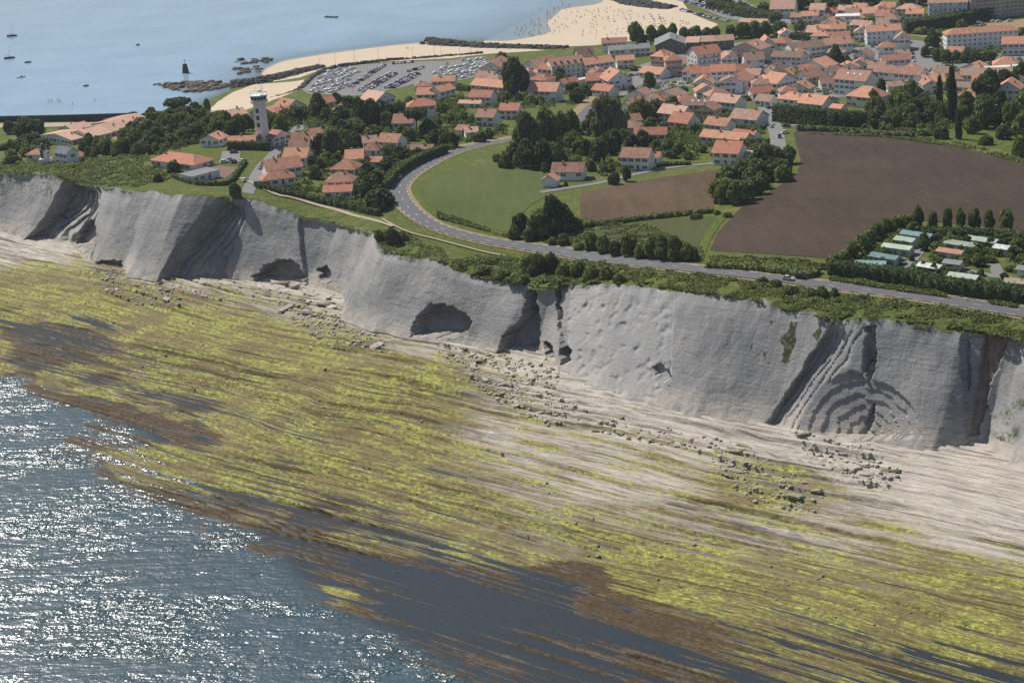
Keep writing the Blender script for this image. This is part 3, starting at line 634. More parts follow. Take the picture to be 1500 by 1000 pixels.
lane('farm_lane', [(792,282),(830,276),(880,268),(930,256),(975,247),(1030,241),(1085,235),(1125,231)], 4.0)
lane('side_street', [(1142,222),(1139,206),(1136,190),(1128,170),(1119,156),(1112,146)], 7)
lane('side_street', [(1136,190),(1150,186),(1168,183)], 6)
lane('tower_street', [(360,288),(371,266),(383,246),(400,228),(420,206),(436,190),(446,178)], 6)
lane('town_street', [(1342,134),(1346,118),(1345,100),(1338,80),(1330,62)], 9)
lane('town_street', [(1360,100),(1400,98),(1450,92),(1500,86),(1580,76)], 6)
lane('town_street', [(880,138),(920,128),(960,122),(1010,112),(1045,104)], 9)
lane('riverside_street', [(1060,-8),(1100,12),(1140,28),(1170,36),(1200,50)], 8)
lane('riverside_street', [(1150,46),(1200,54),(1240,58)], 10)
lane('riverside_street', [(1320,40),(1400,28),(1500,10),(1600,-8)], 5, M_EARTH)
lane('clifftop_path', [(352,262),(400,284),(430,291),(470,303),(500,311),(540,322),(575,333)], 2.0, M_EARTH, .6)
lane('clifftop_path', [(560,322),(590,338),(640,352),(700,368),(740,376)], 1.0, M_EARTH, .6)
lane('farm_track', [(1062,312),(1050,328),(1036,350),(1026,374)], 3.4, M_LAWN, .2)
lane('camp_lane', [(1310,395),(1330,388),(1345,372),(1350,360)], 3.5)
lane('camp_lane', [(1330,388),(1400,394),(1440,402),(1490,410)], 3.5)
lane('camp_lane', [(1455,384),(1463,404)], 4)

# wooden guard rail on the sea side of the road
M_WOOD = plain('weathered_timber', (.13,.105,.08), .85, .2, .2, 2)
gr = link('guard_rail', None); tag(gr, 'low brown timber guard rail along the sea side of the coast road', 'guard rail')
side = [c + np.array([-d[1], d[0]])*(-5.3) for c, d in walk(RL, 3.0)]
if ts(*side[60])[1] > ts(*RL[60])[1]: side = [c + np.array([-d[1], d[0]])*5.3 for c, d in walk(RL, 3.0)]
side = [p for p in side if on_view(p) and 285 < proj([[p[0], p[1], 30]])[0][1]]
mb = MB()
for a, b in zip(side[:-1], side[1:]):
    if np.linalg.norm(b-a) > 6: continue
    za, zb = float(TZ(*a))+.75, float(TZ(*b))+.75; n = np.array([-(b-a)[1], (b-a)[0]]); n = n/np.linalg.norm(n)*.07
    for z0, z1 in ((0, .22),):
        c = [(a[0]-n[0], a[1]-n[1], za), (b[0]-n[0], b[1]-n[1], zb), (b[0]-n[0], b[1]-n[1], zb+z1), (a[0]-n[0], a[1]-n[1], za+z1)]
        e = [(x+2*n[0], y+2*n[1], z) for x, y, z in c]
        mb.poly(c); mb.poly(e[::-1]); mb.poly([c[3], c[2], e[2], e[3]])
mb.build('rail', M_WOOD, gr)
mb = MB(); mb.box((0, 0, .45), (.2, .2, 1.1)); post = mb.mesh('post', [M_WOOD])
for p in side[::2]: link('post', post, (), gr, (p[0], p[1], float(TZ(*p))))
# ------------------------------------------------------------------ houses
def mat_roof(name, c):
    k = Mat(name, .85, .2); v = k.coord(); a = k.noise(v, .5, 4, .7); b = k.noise(v, 3.0, 2, .6)
    oi = k.node('ShaderNodeObjectInfo').outputs['Random']
    cc = k.ramp(k.math('ADD', k.math('MULTIPLY', a, .75), k.math('MULTIPLY', oi, .28)), [(.3, tuple(x*.60 for x in c)), (.5, c), (.74, tuple(min(1, x*1.4) for x in c))])
    k.color(k.mix(k.math('MULTIPLY', b, .35), cc, tuple(x*.5 for x in c)))
    k.bump(k.noise(k.coord((3, 3, 3)), 1, 2), .12, .6); return k.m
RF = dict(orange=mat_roof('orange_tiles', (.50,.255,.165)), red=mat_roof('red_tiles', (.43,.185,.125)), pink=mat_roof('pinkish_tiles', (.50,.31,.235)),
          brown=mat_roof('brown_tiles', (.29,.19,.145)), rust=mat_roof('red_brown_tiles', (.37,.20,.15)), grey=mat_roof('grey_sheet', (.22,.22,.22)),
          slate=mat_roof('slate_tiles', (.17,.19,.22)), white=mat_roof('white_sheet', (.66,.66,.64)), beige=mat_roof('beige_screed', (.42,.34,.25)),
          teal=mat_roof('teal_sheet', (.20,.33,.31)), green=mat_roof('pale_green_sheet', (.36,.43,.35)))
def mat_wall(name, c):
    k = Mat(name, .9, .2); v = k.coord(); a = k.noise(v, .35, 4, .7)
    k.color(k.mix(k.step(a, .35, .75), c, tuple(x*.82 for x in c))); return k.m
WL = dict(white=mat_wall('white_render', (.80,.80,.79)), pink=mat_wall('pink_render', (.60,.47,.42)), grey=mat_wall('grey_render', (.33,.34,.34)),
          cream=mat_wall('cream_render', (.62,.57,.47)), beige=mat_wall('beige_render', (.48,.44,.38)), green=mat_wall('mint_render', (.50,.63,.56)), dark=mat_wall('grey_green_cladding', (.16,.18,.175)))
M_GLASS = Mat('window_glass', .12, .5).color((.02,.025,.03)).m
M_TRIM = {n: plain(n+'_paint', c, .6, .3, .1) for n, c in dict(white=(.7,.7,.68), brown=(.10,.055,.035), blue=(.03,.06,.16), red=(.28,.03,.03), green=(.04,.10,.06), grey=(.25,.26,.27)).items()}
M_BRICK = plain('chimney_brick', (.42,.26,.19), .9, .2, .25, 2)
_win = {}
def window_mesh(w, h, shut):
    key = (w, h, shut)
    if key not in _win:                          # lies on the y=0 plane facing -y: glass set behind a frame, shutters at the sides
        mb = MB(); mb.box((0, .0, 0), (w-.16, .06, h-.16), 0)
        for x in (-1, 1): mb.box((x*(w/2-.05), -.03, 0), (.10, .14, h), 1)
        for z in (-1, 1): mb.box((0, -.03, z*(h/2-.05)), (w-.2, .14, .10), 1)
        mb.box((0, -.04, 0), (.07, .08, h-.2), 1)
        if shut:
            for x in (-1, 1): mb.box((x*(w/2+w*.24), -.05, 0), (w*.44, .09, h), 2)
        _win[key] = mb.mesh('window', [M_GLASS, M_TRIM['white'], M_TRIM[shut or 'white']])
    return _win[key]
_door = {}
def door_mesh(c):
    if c not in _door:
        mb = MB(); mb.box((0, -.03, 1.05), (1.0, .10, 2.1), 0)
        for x in (-1, 1): mb.box((x*.57, -.04, 1.08), (.12, .16, 2.2), 1)
        mb.box((0, -.04, 2.2), (1.26, .16, .12), 1); _door[c] = mb.mesh('door', [M_TRIM[c], M_TRIM['white']])
    return _door[c]
mb = MB(); mb.box((0, 0, .25), (.8, .6, 2.0)); mb.box((0, 0, 1.32), (1.0, .8, .14)); mb.box((0, 0, 1.5), (.4, .3, .25))
CHIM = mb.mesh('chimney', [M_BRICK])
mb = MB(); mb.box((0, 0, 0), (1.1, 1.3, .1), 0); mb.box((0, 0, .03), (.9, 1.1, .1), 1); SKYL = mb.mesh('skylight', [M_TRIM['grey'], plain('skylight_glass', (.75,.78,.80), .1, .6, .03)])
HOUSES = []
def house(A, B, h, d, typ, rise, roof, wall, label, shut='brown', name='house', cat='house', extra=(), win=True, door=True):
    """A, B: pixels of the two ends of the eaves on the side seen; h wall height; d depth; typ p/g/h/f"""
    a = P(*A, h); b = P(*B, h); za = a[2]+h; zb = b[2]+h; ze = (za+zb)/2
    w = float(np.linalg.norm(b[:2]-a[:2])); ang = math.atan2(b[1]-a[1], b[0]-a[0])
    if abs(ang) > .75: ang = math.copysign(.75, ang)
    c = (a+b)/2; gz = ze-h
    root = link(name, None); root.location = (c[0], c[1], gz); root.rotation_euler = (0, 0, ang)
    tag(root, label, cat, None)
    Wm = WL[wall]; mb = MB(); x = w/2; z0 = -4.0
    foot = [(-x, 0), (x, 0), (x, d), (-x, d)]
    for i in range(4):
        p, q = foot[i], foot[(i+1) % 4]; mb.poly([(p[0], p[1], z0), (q[0], q[1], z0), (q[0], q[1], h), (p[0], p[1], h)])
    if typ == 'g':
        for y, o in ((0, 1), (d, -1)): mb.poly([(-x, y, h), (x, y, h), (0, y, h+rise)][::o])
    elif typ == 'p':
        for s_, o in ((-x, -1), (x, 1)): mb.poly([(s_, 0, h), (s_, d, h), (s_, d/2, h+rise)][::o])
    else: mb.poly([(-x, 0, h), (x, 0, h), (x, d, h), (-x, d, h)])
    mb.build('wall', Wm, root)
    rb = MB(); o = .6; th = .22
    def slab(P4):
        n = (Vector(P4[1])-Vector(P4[0])).cross(Vector(P4[-1])-Vector(P4[0])).normalized()
        if n.z < 0: n = -n
        Q4 = [tuple(Vector(p)+n*th) for p in P4]; rb.poly(Q4); rb.poly(P4[::-1])
        for i in range(len(P4)): j = (i+1) % len(P4); rb.poly([P4[i], P4[j], Q4[j], Q4[i]])
    e = .05
    if typ == 'p':
        k = rise/(d/2); zo = h-o*k+e
        slab([(-x-o, -o, zo), (x+o, -o, zo), (x+o, d/2, h+rise+e), (-x-o, d/2, h+rise+e)])
        slab([(x+o, d+o, zo), (-x-o, d+o, zo), (-x-o, d/2, h+rise+e), (x+o, d/2, h+rise+e)])
    elif typ == 'g':
        k = rise/x; zo = h-o*k+e
        slab([(-x-o, d+o, zo), (-x-o, -o, zo), (0, -o, h+rise+e), (0, d+o, h+rise+e)])
        slab([(x+o, -o, zo), (x+o, d+o, zo), (0, d+o, h+rise+e), (0, -o, h+rise+e)])
    elif typ == 'h':
        m_ = min(w, d)/2; k = rise/m_; zo = h-o*k+e; zt = h+rise+e
        if w >= d: r0, r1 = (-x+m_, d/2, zt), (x-m_, d/2, zt)
        else: r0, r1 = (0, m_, zt), (0, d-m_, zt)
        q = [(-x-o, -o, zo), (x+o, -o, zo), (x+o, d+o, zo), (-x-o, d+o, zo)]
        if w >= d: slab([q[0], q[1], r1, r0]); slab([q[2], q[3], r0, r1]); slab([q[1], q[2], r1]); slab([q[3], q[0], r0])
        else: slab([q[0], q[1], r0]); slab([q[2], q[3], r1]); slab([q[1], q[2], r1, r0]); slab([q[3], q[0], r0, r1])
    else:
        slab([(-x-.3, -.3, h+e), (x+.3, -.3, h+e), (x+.3, d+.3, h+e), (-x-.3, d+.3, h+e)])
    ro = rb.build('roof', RF[roof], root)
    rg = random.Random(int(A[0]*13+A[1]*7))
    if typ != 'f' and 'nochim' not in extra and w > 6:
        xx = rg.uniform(-.3, .3)*w if typ != 'g' else rg.choice((-.22, .22))*w
        yy = d*rg.uniform(.35, .65); zz = h+rise*(1-abs(yy-d/2)/(d/2)*.9) if typ == 'p' else h+rise*(1-abs(xx)/x) if typ == 'g' else h+rise*.6
        link('chimney', CHIM, (), ro, (xx, yy, zz))
    if 'sky' in extra:
        k = rise/(d/2)
        for i in range(3 if w > 12 else 2):
            yy = d*.28; s_ = link('skylight', SKYL, (), ro, ((i-.8)*w*.2, yy, h+yy*k+th+.12)); s_.rotation_euler = (math.atan(k), 0, 0)
    if 'dormer' in extra:
        k = rise/(d/2); n = max(1, int(w/4))
        for i in range(n):
            dm = MB(); yy = d*.18; dm.box((0, 0, .5), (1.3, 1.6, 1.1), 0); dm.box((0, -.82, .5), (.9, .06, .8), 1); dm.box((0, -.1, 1.1), (1.7, 2.1, .14), 2)
            dm.build('dormer', [WL['white'], M_GLASS, RF[roof]], ro, loc=((i+.5)/n*w-x, yy, h+yy*k))
    if win:
        nf = max(1, int(round(h/2.9))); big = h > 8
        def row(n, face, L_):
            for f in range(nf):
                zc = h - 1.45 - f*(h/nf if nf > 1 else 2.8)
                for i in range(n):
                    if rg.random() < (.06 if big else .16): continue
                    isd = door and f == nf-1 and i == n//2 and face == 0 and not big
                    u = ((i+.5)/n-.5)*L_
                    if isd: ob = link('door', door_mesh(shut), (), root); pz = max(0, zc-1.3)
                    else:
                        ww = 1.0 if n*2.4 > L_ else 1.15
                        ob = link('window', window_mesh(ww, 1.35, shut if not big or 'shut' in extra else None), (), root); pz = zc
                    if face == 0: ob.location = (u, -.02, pz)
                    elif face == 1: ob.location = (x+.02, d/2+u, pz); ob.rotation_euler = (0, 0, math.pi/2)
                    else: ob.location = (-x-.02, d/2+u, pz); ob.rotation_euler = (0, 0, -math.pi/2)
        row(max(1, int(w/3.1)), 0, w)
        if c[0] < -20: row(max(1, int(d/3.6)), 1, d)
        elif c[0] > 20: row(max(1, int(d/3.6)), 2, d)
        if typ == 'g' and rise > 2.4 and w > 6:
            ob = link('window', window_mesh(1.0, 1.0, None), (), root, (0, -.02, h+rise*.3))
    if 'balcony' in extra:
        nf = max(1, int(round(h/2.9)))
        for f in range(1, nf):
            for u in (-.24, .24):
                bm = MB(); L_ = w*.4; bm.box((0, -.65, 0), (L_, 1.3, .16), 0)
                bm.box((0, -1.26, .95), (L_, .08, .08), 1)
                for q in range(int(L_/.6)+1): bm.box((-L_/2+.04+q*.6*(L_-.08)/(int(L_/.6)*.6), -1.26, .5), (.06, .06, .85), 1)
                bm.build('balcony', [WL['white'], M_TRIM['brown']], root, loc=(u*w, 0, h-f*h/nf+.1))
    if 'timber' in extra:
        tm = MB(); 
        for i in range(int(w/2.2)+1): tm.box((-x+.2+i*(w-.4)/int(w/2.2), -.03, h-1.6), (.16, .08, 2.9))
        tm.box((0, -.03, h-.2), (w, .09, .16)); tm.box((0, -.03, h-3.1), (w, .09, .16)); tm.build('timber_frame', M_TRIM[shut], root)
    HOUSES.append((root, c, w, d, h+rise)); return root
G = 'g'; PP = 'p'; HP = 'h'; FL = 'f'
TBL = [
 # the terraces and villas on the left
 ((101,198.5),(133,198.5),4,13,G,2.6,'pink','white','pale holiday chalet, nearest of the staggered pink roofed row above the quay'),
 ((130,190.5),(153,192),4,13,G,2.4,'pink','white','second chalet from the front in the staggered pink roofed row'),
 ((146,184),(166,186.5),4,13,G,2.4,'pink','white','third chalet from the front in the staggered pink roofed row'),
 ((163,178),(184,180.5),4,13,G,2.4,'pink','white','farthest chalet of the staggered pink roofed row, closest to the bay'),
 ((88,190.5),(107,190.5),4,12,G,2.4,'pink','white','chalet with pink roof behind the nearest of the staggered row'),
 ((72,200),(93,204),4,12,G,2.2,'pink','white','pink roofed chalet beside the big dark tree near the quay'),
 ((38,227),(60,225.5),3,8,HP,2,'orange','white','low house with orange hipped roof left of the small lighthouse'),
 ((106,230),(118,228.5),3,8,HP,2,'orange','white','little orange hipped roof right of the lighthouse cottage'),
 ((80,224),(97,224.5),6,7,PP,2.4,'slate','white','white lighthouse cottage with grey slate roof above the cliff'),
 ((221,236),(285,240),3.2,13,HP,3,'red','white','white bungalow with wide red hipped roof on the clifftop lawn'),
 ((288,259),(315,250),3,10,FL,0,'grey','white','flat roofed white garage beside the clifftop bungalow'),
 ((293,205),(320,204.5),3.8,9,G,2.4,'orange','white','small white gabled house behind the lawn left of the tower'),
 ((333,210),(372,209),3.4,8,PP,2.6,'orange','cream','long low orange roofed annex joined to the left of the tower'),
 ((389,200),(401,202),4.5,11,PP,2.4,'red','white','small red roofed house tucked against the right of the tower'),
 ((335,170),(362,167),4,12,PP,2.4,'pink','white','low pink roofed house behind the trees left of the tower head'),
 ((389,167),(403,164),4,11,PP,2.4,'orange','white','orange roofed house showing just right of the tower head'),
 ((405,165.5),(423,164.5),4,9,PP,2.4,'red','white','red roofed house below the gabled house by the cove beach'),
 ((419,159),(447,155),4,13,G,4,'orange','white','gabled house with tall orange roof next to the boat yard'),
 ((486,161),(506,160),4,10,HP,2.6,'orange','white','orange hipped house half hidden among dark pines by the boat yard'),
 ((479,150),(491,148.5),4,8,PP,2.4,'red','white','small red roofed house between pines at the boat yard corner'),
 ((551,147.5),(578,143),5,14,G,4,'pink','white','wide gabled house with pink roof bordering the car park'),
 ((429,206.5),(455,205.5),4,9,PP,3,'orange','white','orange roofed house at the far end of the row beside tower street'),
 ((459,199.5),(475,198.5),4,10,PP,3,'orange','white','orange roofed house poking out behind the dark clipped trees'),
 ((423,216),(451,216.5),4,9,PP,3,'rust','white','brownish roofed house, second from the far end beside tower street'),
 ((414,230),(448,231.5),4,10,PP,3.4,'orange','white','orange roofed house with white skylight in the middle of the tower street row'),
 ((391,248.5),(442,244.5),4,11,PP,3.6,'orange','white','big orange roofed house with dormer, second nearest in the tower street row'),
 ((385,263),(432,260.5),4.2,9,HP,2.6,'orange','white','white villa with curved orange hipped roof nearest the clifftop path'),
 ((478,266),(516,265),5.4,8,HP,3,'rust','white','rear wing with red brown hipped roof behind the clifftop villa'),
 ((474,281.5),(514,279.5),3.4,7,PP,2,'red','white','clifftop villa with salmon red roof behind the long hedge'),
 ((484,247),(519,248),4,10,HP,3.2,'orange','white','house with spreading orange hipped roof behind the clifftop villa'),
 ((506,233),(531,232),5,10,PP,3.2,'orange','white','orange roofed house with right gable, uphill of the spreading hipped roof'),
 ((528,237.5),(558,236.5),3,6,PP,1.6,'orange','white','long low orange outbuilding beside the road hedge'),
 ((528,220),(552,220),4,9,HP,2.6,'rust','white','brown hipped roof in the middle of the villa cluster'),
 ((532,209),(552,208),4,8,PP,2.4,'pink','white','pale pink roofed house at the back of the villa cluster'),
 ((553,207),(581,208.5),5,9,PP,3,'orange','white','orange roofed house with small dormer and white right gable'),
 ((602,218.5),(633,217.5),2.6,5,PP,1.4,'brown','white','low brown roofed outbuilding beside the curving road'),
 ((575,180),(603,180),6,9,PP,3.6,'rust','white','tall house with steep brown pink roof next to the round topped pine'),
 ((597,156),(637,154.5),7,10,HP,3,'red','white','tall white villa with red hipped roof and paired windows'),
 ((610,139),(640,137.5),4.5,10,PP,3,'orange','white','white house with orange roof facing the small green lawn'),
 ((645,134),(666,130.5),6,9,PP,2.6,'orange','white','white house with blank right gable near the boat park'),
 ((607,127),(628,126),3,8,HP,2.2,'orange','white','low orange hipped roof at the edge of the car park'),
 ((632,120),(665,118.5),3.4,10,PP,2.4,'orange','white','long orange roof at the corner of the boat park'),
 ((667,190),(682,191),3,7,PP,1.8,'rust','white','small garage roof, left of a pair beside the road'),
 ((682,194),(700,193),3,7,PP,1.8,'pink','white','small garage roof, right of a pair beside the road'),
 ((672,151),(703,152),2.6,5,PP,1.2,'pink','white','low pink lean to roof in a walled garden'),
 ((690,125),(736,127.5),6,10,PP,3,'orange','white','large orange roofed house immediately left of the giant dark cypress'),
 ((687,141.5),(718,142.5),5,9,PP,2.8,'red','white','white house with bright red roof below the giant dark cypress'),
 ((697,171),(722,172),5,10,PP,3,'rust','white','white house with brown red roof and balcony gable above the road'),
 ((731,161),(758,162),5,9,PP,2.8,'red','white','white house with red roof between garden trees below the cypress'),
 # around the harbour halls
 ((703,101.5),(735,100.5),4,24,G,4,'rust','white','white gabled boat hall with red brown roof beside the boat park'),
 ((762,98.5),(790,99.5),5,22,G,4,'rust','white','second gabled hall with brown roof behind the giant cypress'),
 ((773,107),(788,106),3.4,6,PP,1.2,'orange','white','small orange roofed store right behind the giant cypress'),
 ((788,101),(807,102.5),6,10,PP,2.6,'red','white','red roofed house wedged between the halls and the long white block'),
 ((808,97),(857,91.5),8.5,14,PP,3.6,'rust','white','long white block with a row of dark dormers near the groyne',dict(extra=('dormer','nochim'))),
 ((858,95),(899,90),7.5,11,PP,3,'orange','white','long orange roofed white block continuing the dormered one'),
 ((773,132.5),(814,134.5),6,11,PP,3.8,'orange','white','white house with large orange roof right of the giant cypress'),
 ((827,122.5),(848,120),5,8,PP,2.4,'red','white','small red roofed house with veranda behind the garden hedges'),
 ((848,117.5),(868,115),3,5,FL,0,'white','white','flat white canopy roof beside the red veranda house',dict(win=False)),
 ((870,131),(889,134),4,9,PP,2.6,'red','white','small red roofed house where the road enters the town'),
 ((891,118.5),(926,115.5),6,16,G,5,'orange','white','white gabled hall with tall orange roof and bright skylights',dict(extra=('sky',))),
 ((848,86),(871,83.5),4,13,PP,6,'brown','cream','barn with steep brown roof at the root of the groyne'),
 ((882,63.5),(917,61.5),6,8,PP,2.4,'rust','white','white clubhouse with dull red roof at the edge of the beach'),
 ((893,74.5),(952,70),5,12,PP,2,'grey','white','long low school building with grey roof and dark window band'),
 ((904,89),(929,87),5.5,8,PP,2.2,'orange','white','small white house with orange roof below the grey school'),
 ((960,67),(1004,64.5),6,24,G,4,'grey','dark','grey warehouse with broad shallow gable behind the pink apartments'),
 ((1005,62.5),(1023,62),6,12,PP,2.6,'pink','dark','leftmost of three dark sheds with pink roofs'),
 ((1025,61.5),(1046,60.5),6,12,PP,2.6,'pink','dark','middle of three dark sheds with pink roofs'),
 ((1049,60.5),(1075,58.5),6,12,PP,2.6,'pink','dark','rightmost of three dark sheds with pink roofs'),
 ((953,82),(972,83),11,12,HP,3,'orange','pink','tall pink apartment house with orange hipped roof, left of two',dict(extra=('shut',))),
 ((975,89),(999,87.5),10,11,HP,3,'orange','pink','tall pink apartment house with orange hipped roof, right of two',dict(extra=('shut',))),
 ((1021,81),(1056,76.5),12,13,PP,4,'red','white','white apartment block with bright red roof and tiers of balconies',dict(extra=('balcony',))),
 ((938,106),(965,109),3.4,11,PP,3,'orange','white','low white shop with broad orange roof by the town crossroads'),
 ((1057,87),(1081,85),5,10,G,3,'orange','white','small gabled house right of the balconied apartment block'),
 ((1041,105),(1076,104),9,11,PP,3,'red','white','tall white three storey house with red roof behind the crossroads',dict(extra=('shut',))),
 ((1016,122.5),(1043,122),4.5,11,G,3.2,'orange','white','gabled house with orange roof on the near side of the crossroads'),
 ((1020,134.5),(1049,133),3.5,9,G,3,'orange','white','low gabled house directly below the crossroads gable'),
 ((1060,104.5),(1094,103),6,10,PP,2.6,'red','white','white house with red roof right of the three storey house'),
 ((1064,118),(1092,119),6,12,G,4,'orange','white','white gabled house with dark timber below the red roofed one'),
 ((1110,124),(1137,123),4.5,14,G,3,'orange','white','low gabled house with orange roof in the middle of the village'),
 ((1138,122),(1167,117),6,12,G,4.4,'orange','white','white gabled house with brown timber balcony in the village centre'),
 ((1168,124.5),(1180,123),3,6,PP,1.2,'orange','white','tiny orange roofed garage right of the timber balcony house'),
 ((1114,104),(1137,105),5,13,G,3.4,'brown','white','white gabled house with brownish roof beside the small car park'),
 ((1184,114),(1208,110),5,12,PP,3.6,'rust','white','white house with red brown roof behind the walled garden'),
 ((1174,96),(1206,99.5),5.5,14,G,4,'orange','white','wide gabled house with orange roof behind the walled garden'),
 ((1217,105),(1240,104),7,9,PP,2.6,'brown','white','tall narrow white house with brown roof up the village lane'),
 ((1226,115),(1263,119),9,13,PP,4.4,'rust','white','large white house with four skylights and blue shutters',dict(shut='blue',extra=('sky','shut'))),
 ((1243,140),(1281,143.5),6,13,HP,4.4,'orange','white','white villa with big orange hipped roof at the edge of the wood'),
 ((1138,145),(1172,146),5.5,10,HP,2.8,'orange','white','white house with orange hipped roof above the tall conifer hedge'),
 ((1172,151),(1201,153),4.5,12,PP,3.4,'orange','green','mint green house with orange roof above the tall conifer hedge'),
 ((1207,150),(1229,147.5),4,16,G,2.6,'orange','white','long low orange roof right of the mint green house'),
 ((1216,158),(1231,159),3,6,PP,1.4,'orange','white','little orange roof just over the conifer hedge'),
 ((1102,136.5),(1134,134.5),4,9,PP,2.6,'red','white','dull red roof in front of the village centre gables'),
 ((1108,147),(1126,148.5),3.5,8,PP,2.6,'brown','white','brown roof beside the round dark tree above the side street'),
 ((1144,135),(1168,134),6,9,HP,2.6,'red','white','red hipped roof behind the house over the conifer hedge'),
 ((998,154),(1042,154),5,9,PP,2.6,'brown','white','long white house with grey brown roof and large white skylight',dict(extra=('sky',))),
 ((1040,149),(1077,149.5),6.5,10,PP,3,'pink','white','taller right half of the long white house beside side street'),
 ((1040,141),(1072,138.5),6,10,HP,3.2,'rust','white','red brown hipped roof behind the long white house'),
 ((980,179),(1006,179.5),4,11,PP,4,'red','white','house with plain red sloping roof among garden hedges'),
 ((1069,174.5),(1107,174),4.5,12,PP,3.4,'pink','white','white house with patchy orange and brown roof beside the side street'),
 ((1032,183),(1063,183),6,8,PP,2.8,'orange','white','white two storey house with orange roof and two dark windows'),
 ((1026,202),(1090,203),3.5,8,PP,2.4,'orange','white','very long low orange roof behind the big white villa'),
 ((1072,197),(1103,197.5),3,6,PP,1.6,'red','white','low red roof at the right end of the very long orange one'),
 ((1044,224),(1081,223.5),5.6,11,PP,4,'red','white','big white villa with rose red roof and chimney above farm lane'),
 ((1087,226),(1122,225.5),3.4,5,FL,0,'beige','white','flat beige roofed annex right of the big white villa'),
 ((960,140),(986,143.5),4,12,G,3,'brown','white','house with dark brown gable roof beside the town lawn'),
 ((927,158.5),(968,153),3.5,12,PP,3,'brown','white','low house with weathered brown roof above the willow'),
 ((926,149.5),(942,147),3,6,PP,1.6,'red','white','small dull red roof behind the weathered brown one'),
 ((925,177),(940,175.5),4,8,PP,2.6,'orange','white','small orange roofed house squeezed between willow and hedge'),
 ((900,187),(934,187),3,10,HP,2.6,'brown','white','low grey brown hipped roof beside the willow'),
 ((929,198),(975,196),3.5,8,PP,2.6,'red','white','long red roofed cottage half hidden behind trees'),
 ((909,230),(949,230.5),6,9,PP,3.2,'rust','white','white farmhouse with red brown roof above the dry brown field'),
 ((954,230.5),(965,230.5),3,6,PP,1.8,'red','white','small red roofed annex at the right of the farmhouse'),
 ((808,251.5),(853,251.5),4,9,PP,3,'rust','white','white cottage with red brown roof beside the green field',dict(shut='blue')),
 ((793,264),(815,264.5),3,5,G,2.2,'orange','white','little white gabled shed with orange roof beside the cottage',dict(win=False)),
 # the far side of the town
 ((1128,14),(1163,12),7,14,PP,6,'pink','white','big white house with huge pink roof above the riverside street'),
 ((1158,25.5),(1173,25),5.5,9,PP,2.4,'rust','white','red roofed left half of the pair above the plane trees'),
 ((1175,24),(1198,22.5),6,9,PP,2.4,'orange','white','orange roofed right half of the pair above the plane trees'),
 ((1186,14.5),(1207,14),8,10,PP,3.4,'pink','white','tall white house with pink roof behind the pair'),
 ((1201,34),(1223,35),6,14,G,3.2,'orange','white','orange gabled house joined to the flat white block'),
 ((1224,25),(1259,23.5),9,10,FL,0,'white','white','flat roofed white block standing over the river wall',dict(extra=('shut',))),
 ((1192,42),(1217,42),4,7,PP,1.8,'orange','white','low orange roofed house at the river bridge'),
 ((1212,19),(1226,18),5,8,PP,2.4,'red','white','small red roofed house behind the flat white block'),
 ((1227,15),(1251,15),5,9,PP,2.6,'pink','white','pale roofed house above the flat white block'),
 ((1264,20),(1285,19),6,12,PP,3,'orange','white','orange roofed house at the left of the far hillside row'),
 ((1288,10.5),(1310,10.5),5,10,PP,2.6,'orange','white','orange roofed house second in the far hillside row'),
 ((1313,13),(1344,13.5),5,10,HP,2.6,'pink','white','wide pink hipped house third in the far hillside row'),
 ((1327,20.5),(1352,20),6,9,PP,2.4,'orange','white','white house with orange roof just above the far riverside road'),
 ((1270,47),(1320,44),8.5,11,PP,3,'orange','white','long white house with orange roof at the top of the town street'),
 ((1310,58),(1333,57.5),7,10,G,3.6,'pink','white','white gabled house with pink roof beside the town street'),
 ((1287,69.5),(1310,69),6.5,9,HP,3,'orange','white','white house with the brightest orange hipped roof in the town'),
 ((1312,78.5),(1331,78),4,7,PP,1.6,'brown','white','low brown roof between the bright orange house and the street'),
 ((1292,89),(1334,86.5),7,9,PP,2.4,'rust','white','white house with red brown roof and small square windows by the street'),
 ((1281,105),(1345,110),7,11,PP,3,'rust','white','long terrace with red brown roof at the foot of the town street'),
 ((1322,102),(1344,102),6,9,HP,3,'orange','white','bright orange hipped roof behind the long terrace'),
 ((1301,127),(1335,125),4,8,PP,2,'pink','white','low pinkish roof in front of the long terrace'),
 ((1352,121),(1384,119),5,12,PP,3,'orange','white','orange roofed house behind the tallest cypress'),
 ((1408,112),(1510,107),5,14,PP,2.6,'brown','white','very long low workshop with pinkish brown roof'),
 ((1443,101),(1512,96),4,5,FL,0,'white','white','narrow flat white roof on the long workshop yard',dict(win=False)),
 ((1455,96),(1492,94.5),4,12,HP,3.6,'orange','white','orange hipped roof behind the narrow white flat roof'),
 ((1387,51.5),(1492,44),11,11,HP,2.6,'orange','white','long three storey apartment block with orange roof and rows of windows',dict(extra=('nochim',))),
 ((1468,65.5),(1535,63),7,14,PP,3.2,'orange','white','white public building with red timber gable beside the apartment block',dict(shut='red',extra=('timber',))),
 ((1386,76),(1410,76),4,9,PP,2.4,'orange','white','small orange roofed house below the long apartment block'),
 ((1360,5),(1417,3),13,14,PP,4,'pink','white','tall balconied apartment building at the top edge above the river',dict(extra=('balcony',))),
 ((1422,-6),(1510,-16),17,14,FL,0,'grey','beige','large pale residence with stacked balconies at the top right corner',dict(extra=('balcony',))),
 ((1130,83),(1173,84),8,10,PP,2.6,'brown','white','white inn with blue timber frame and grey brown roof',dict(shut='blue',extra=('timber','shut'))),
 ((1072,71),(1113,73),9,14,G,4,'rust','beige','big beige gabled house with one long roof window',dict(extra=('sky',))),
 ((1113,67.5),(1136,66),8,14,G,4.6,'orange','white','white gabled house with orange roof behind the big beige one'),
 ((1131,63),(1152,63),7,12,HP,3,'red','white','red hipped roof in front of the plane trees'),
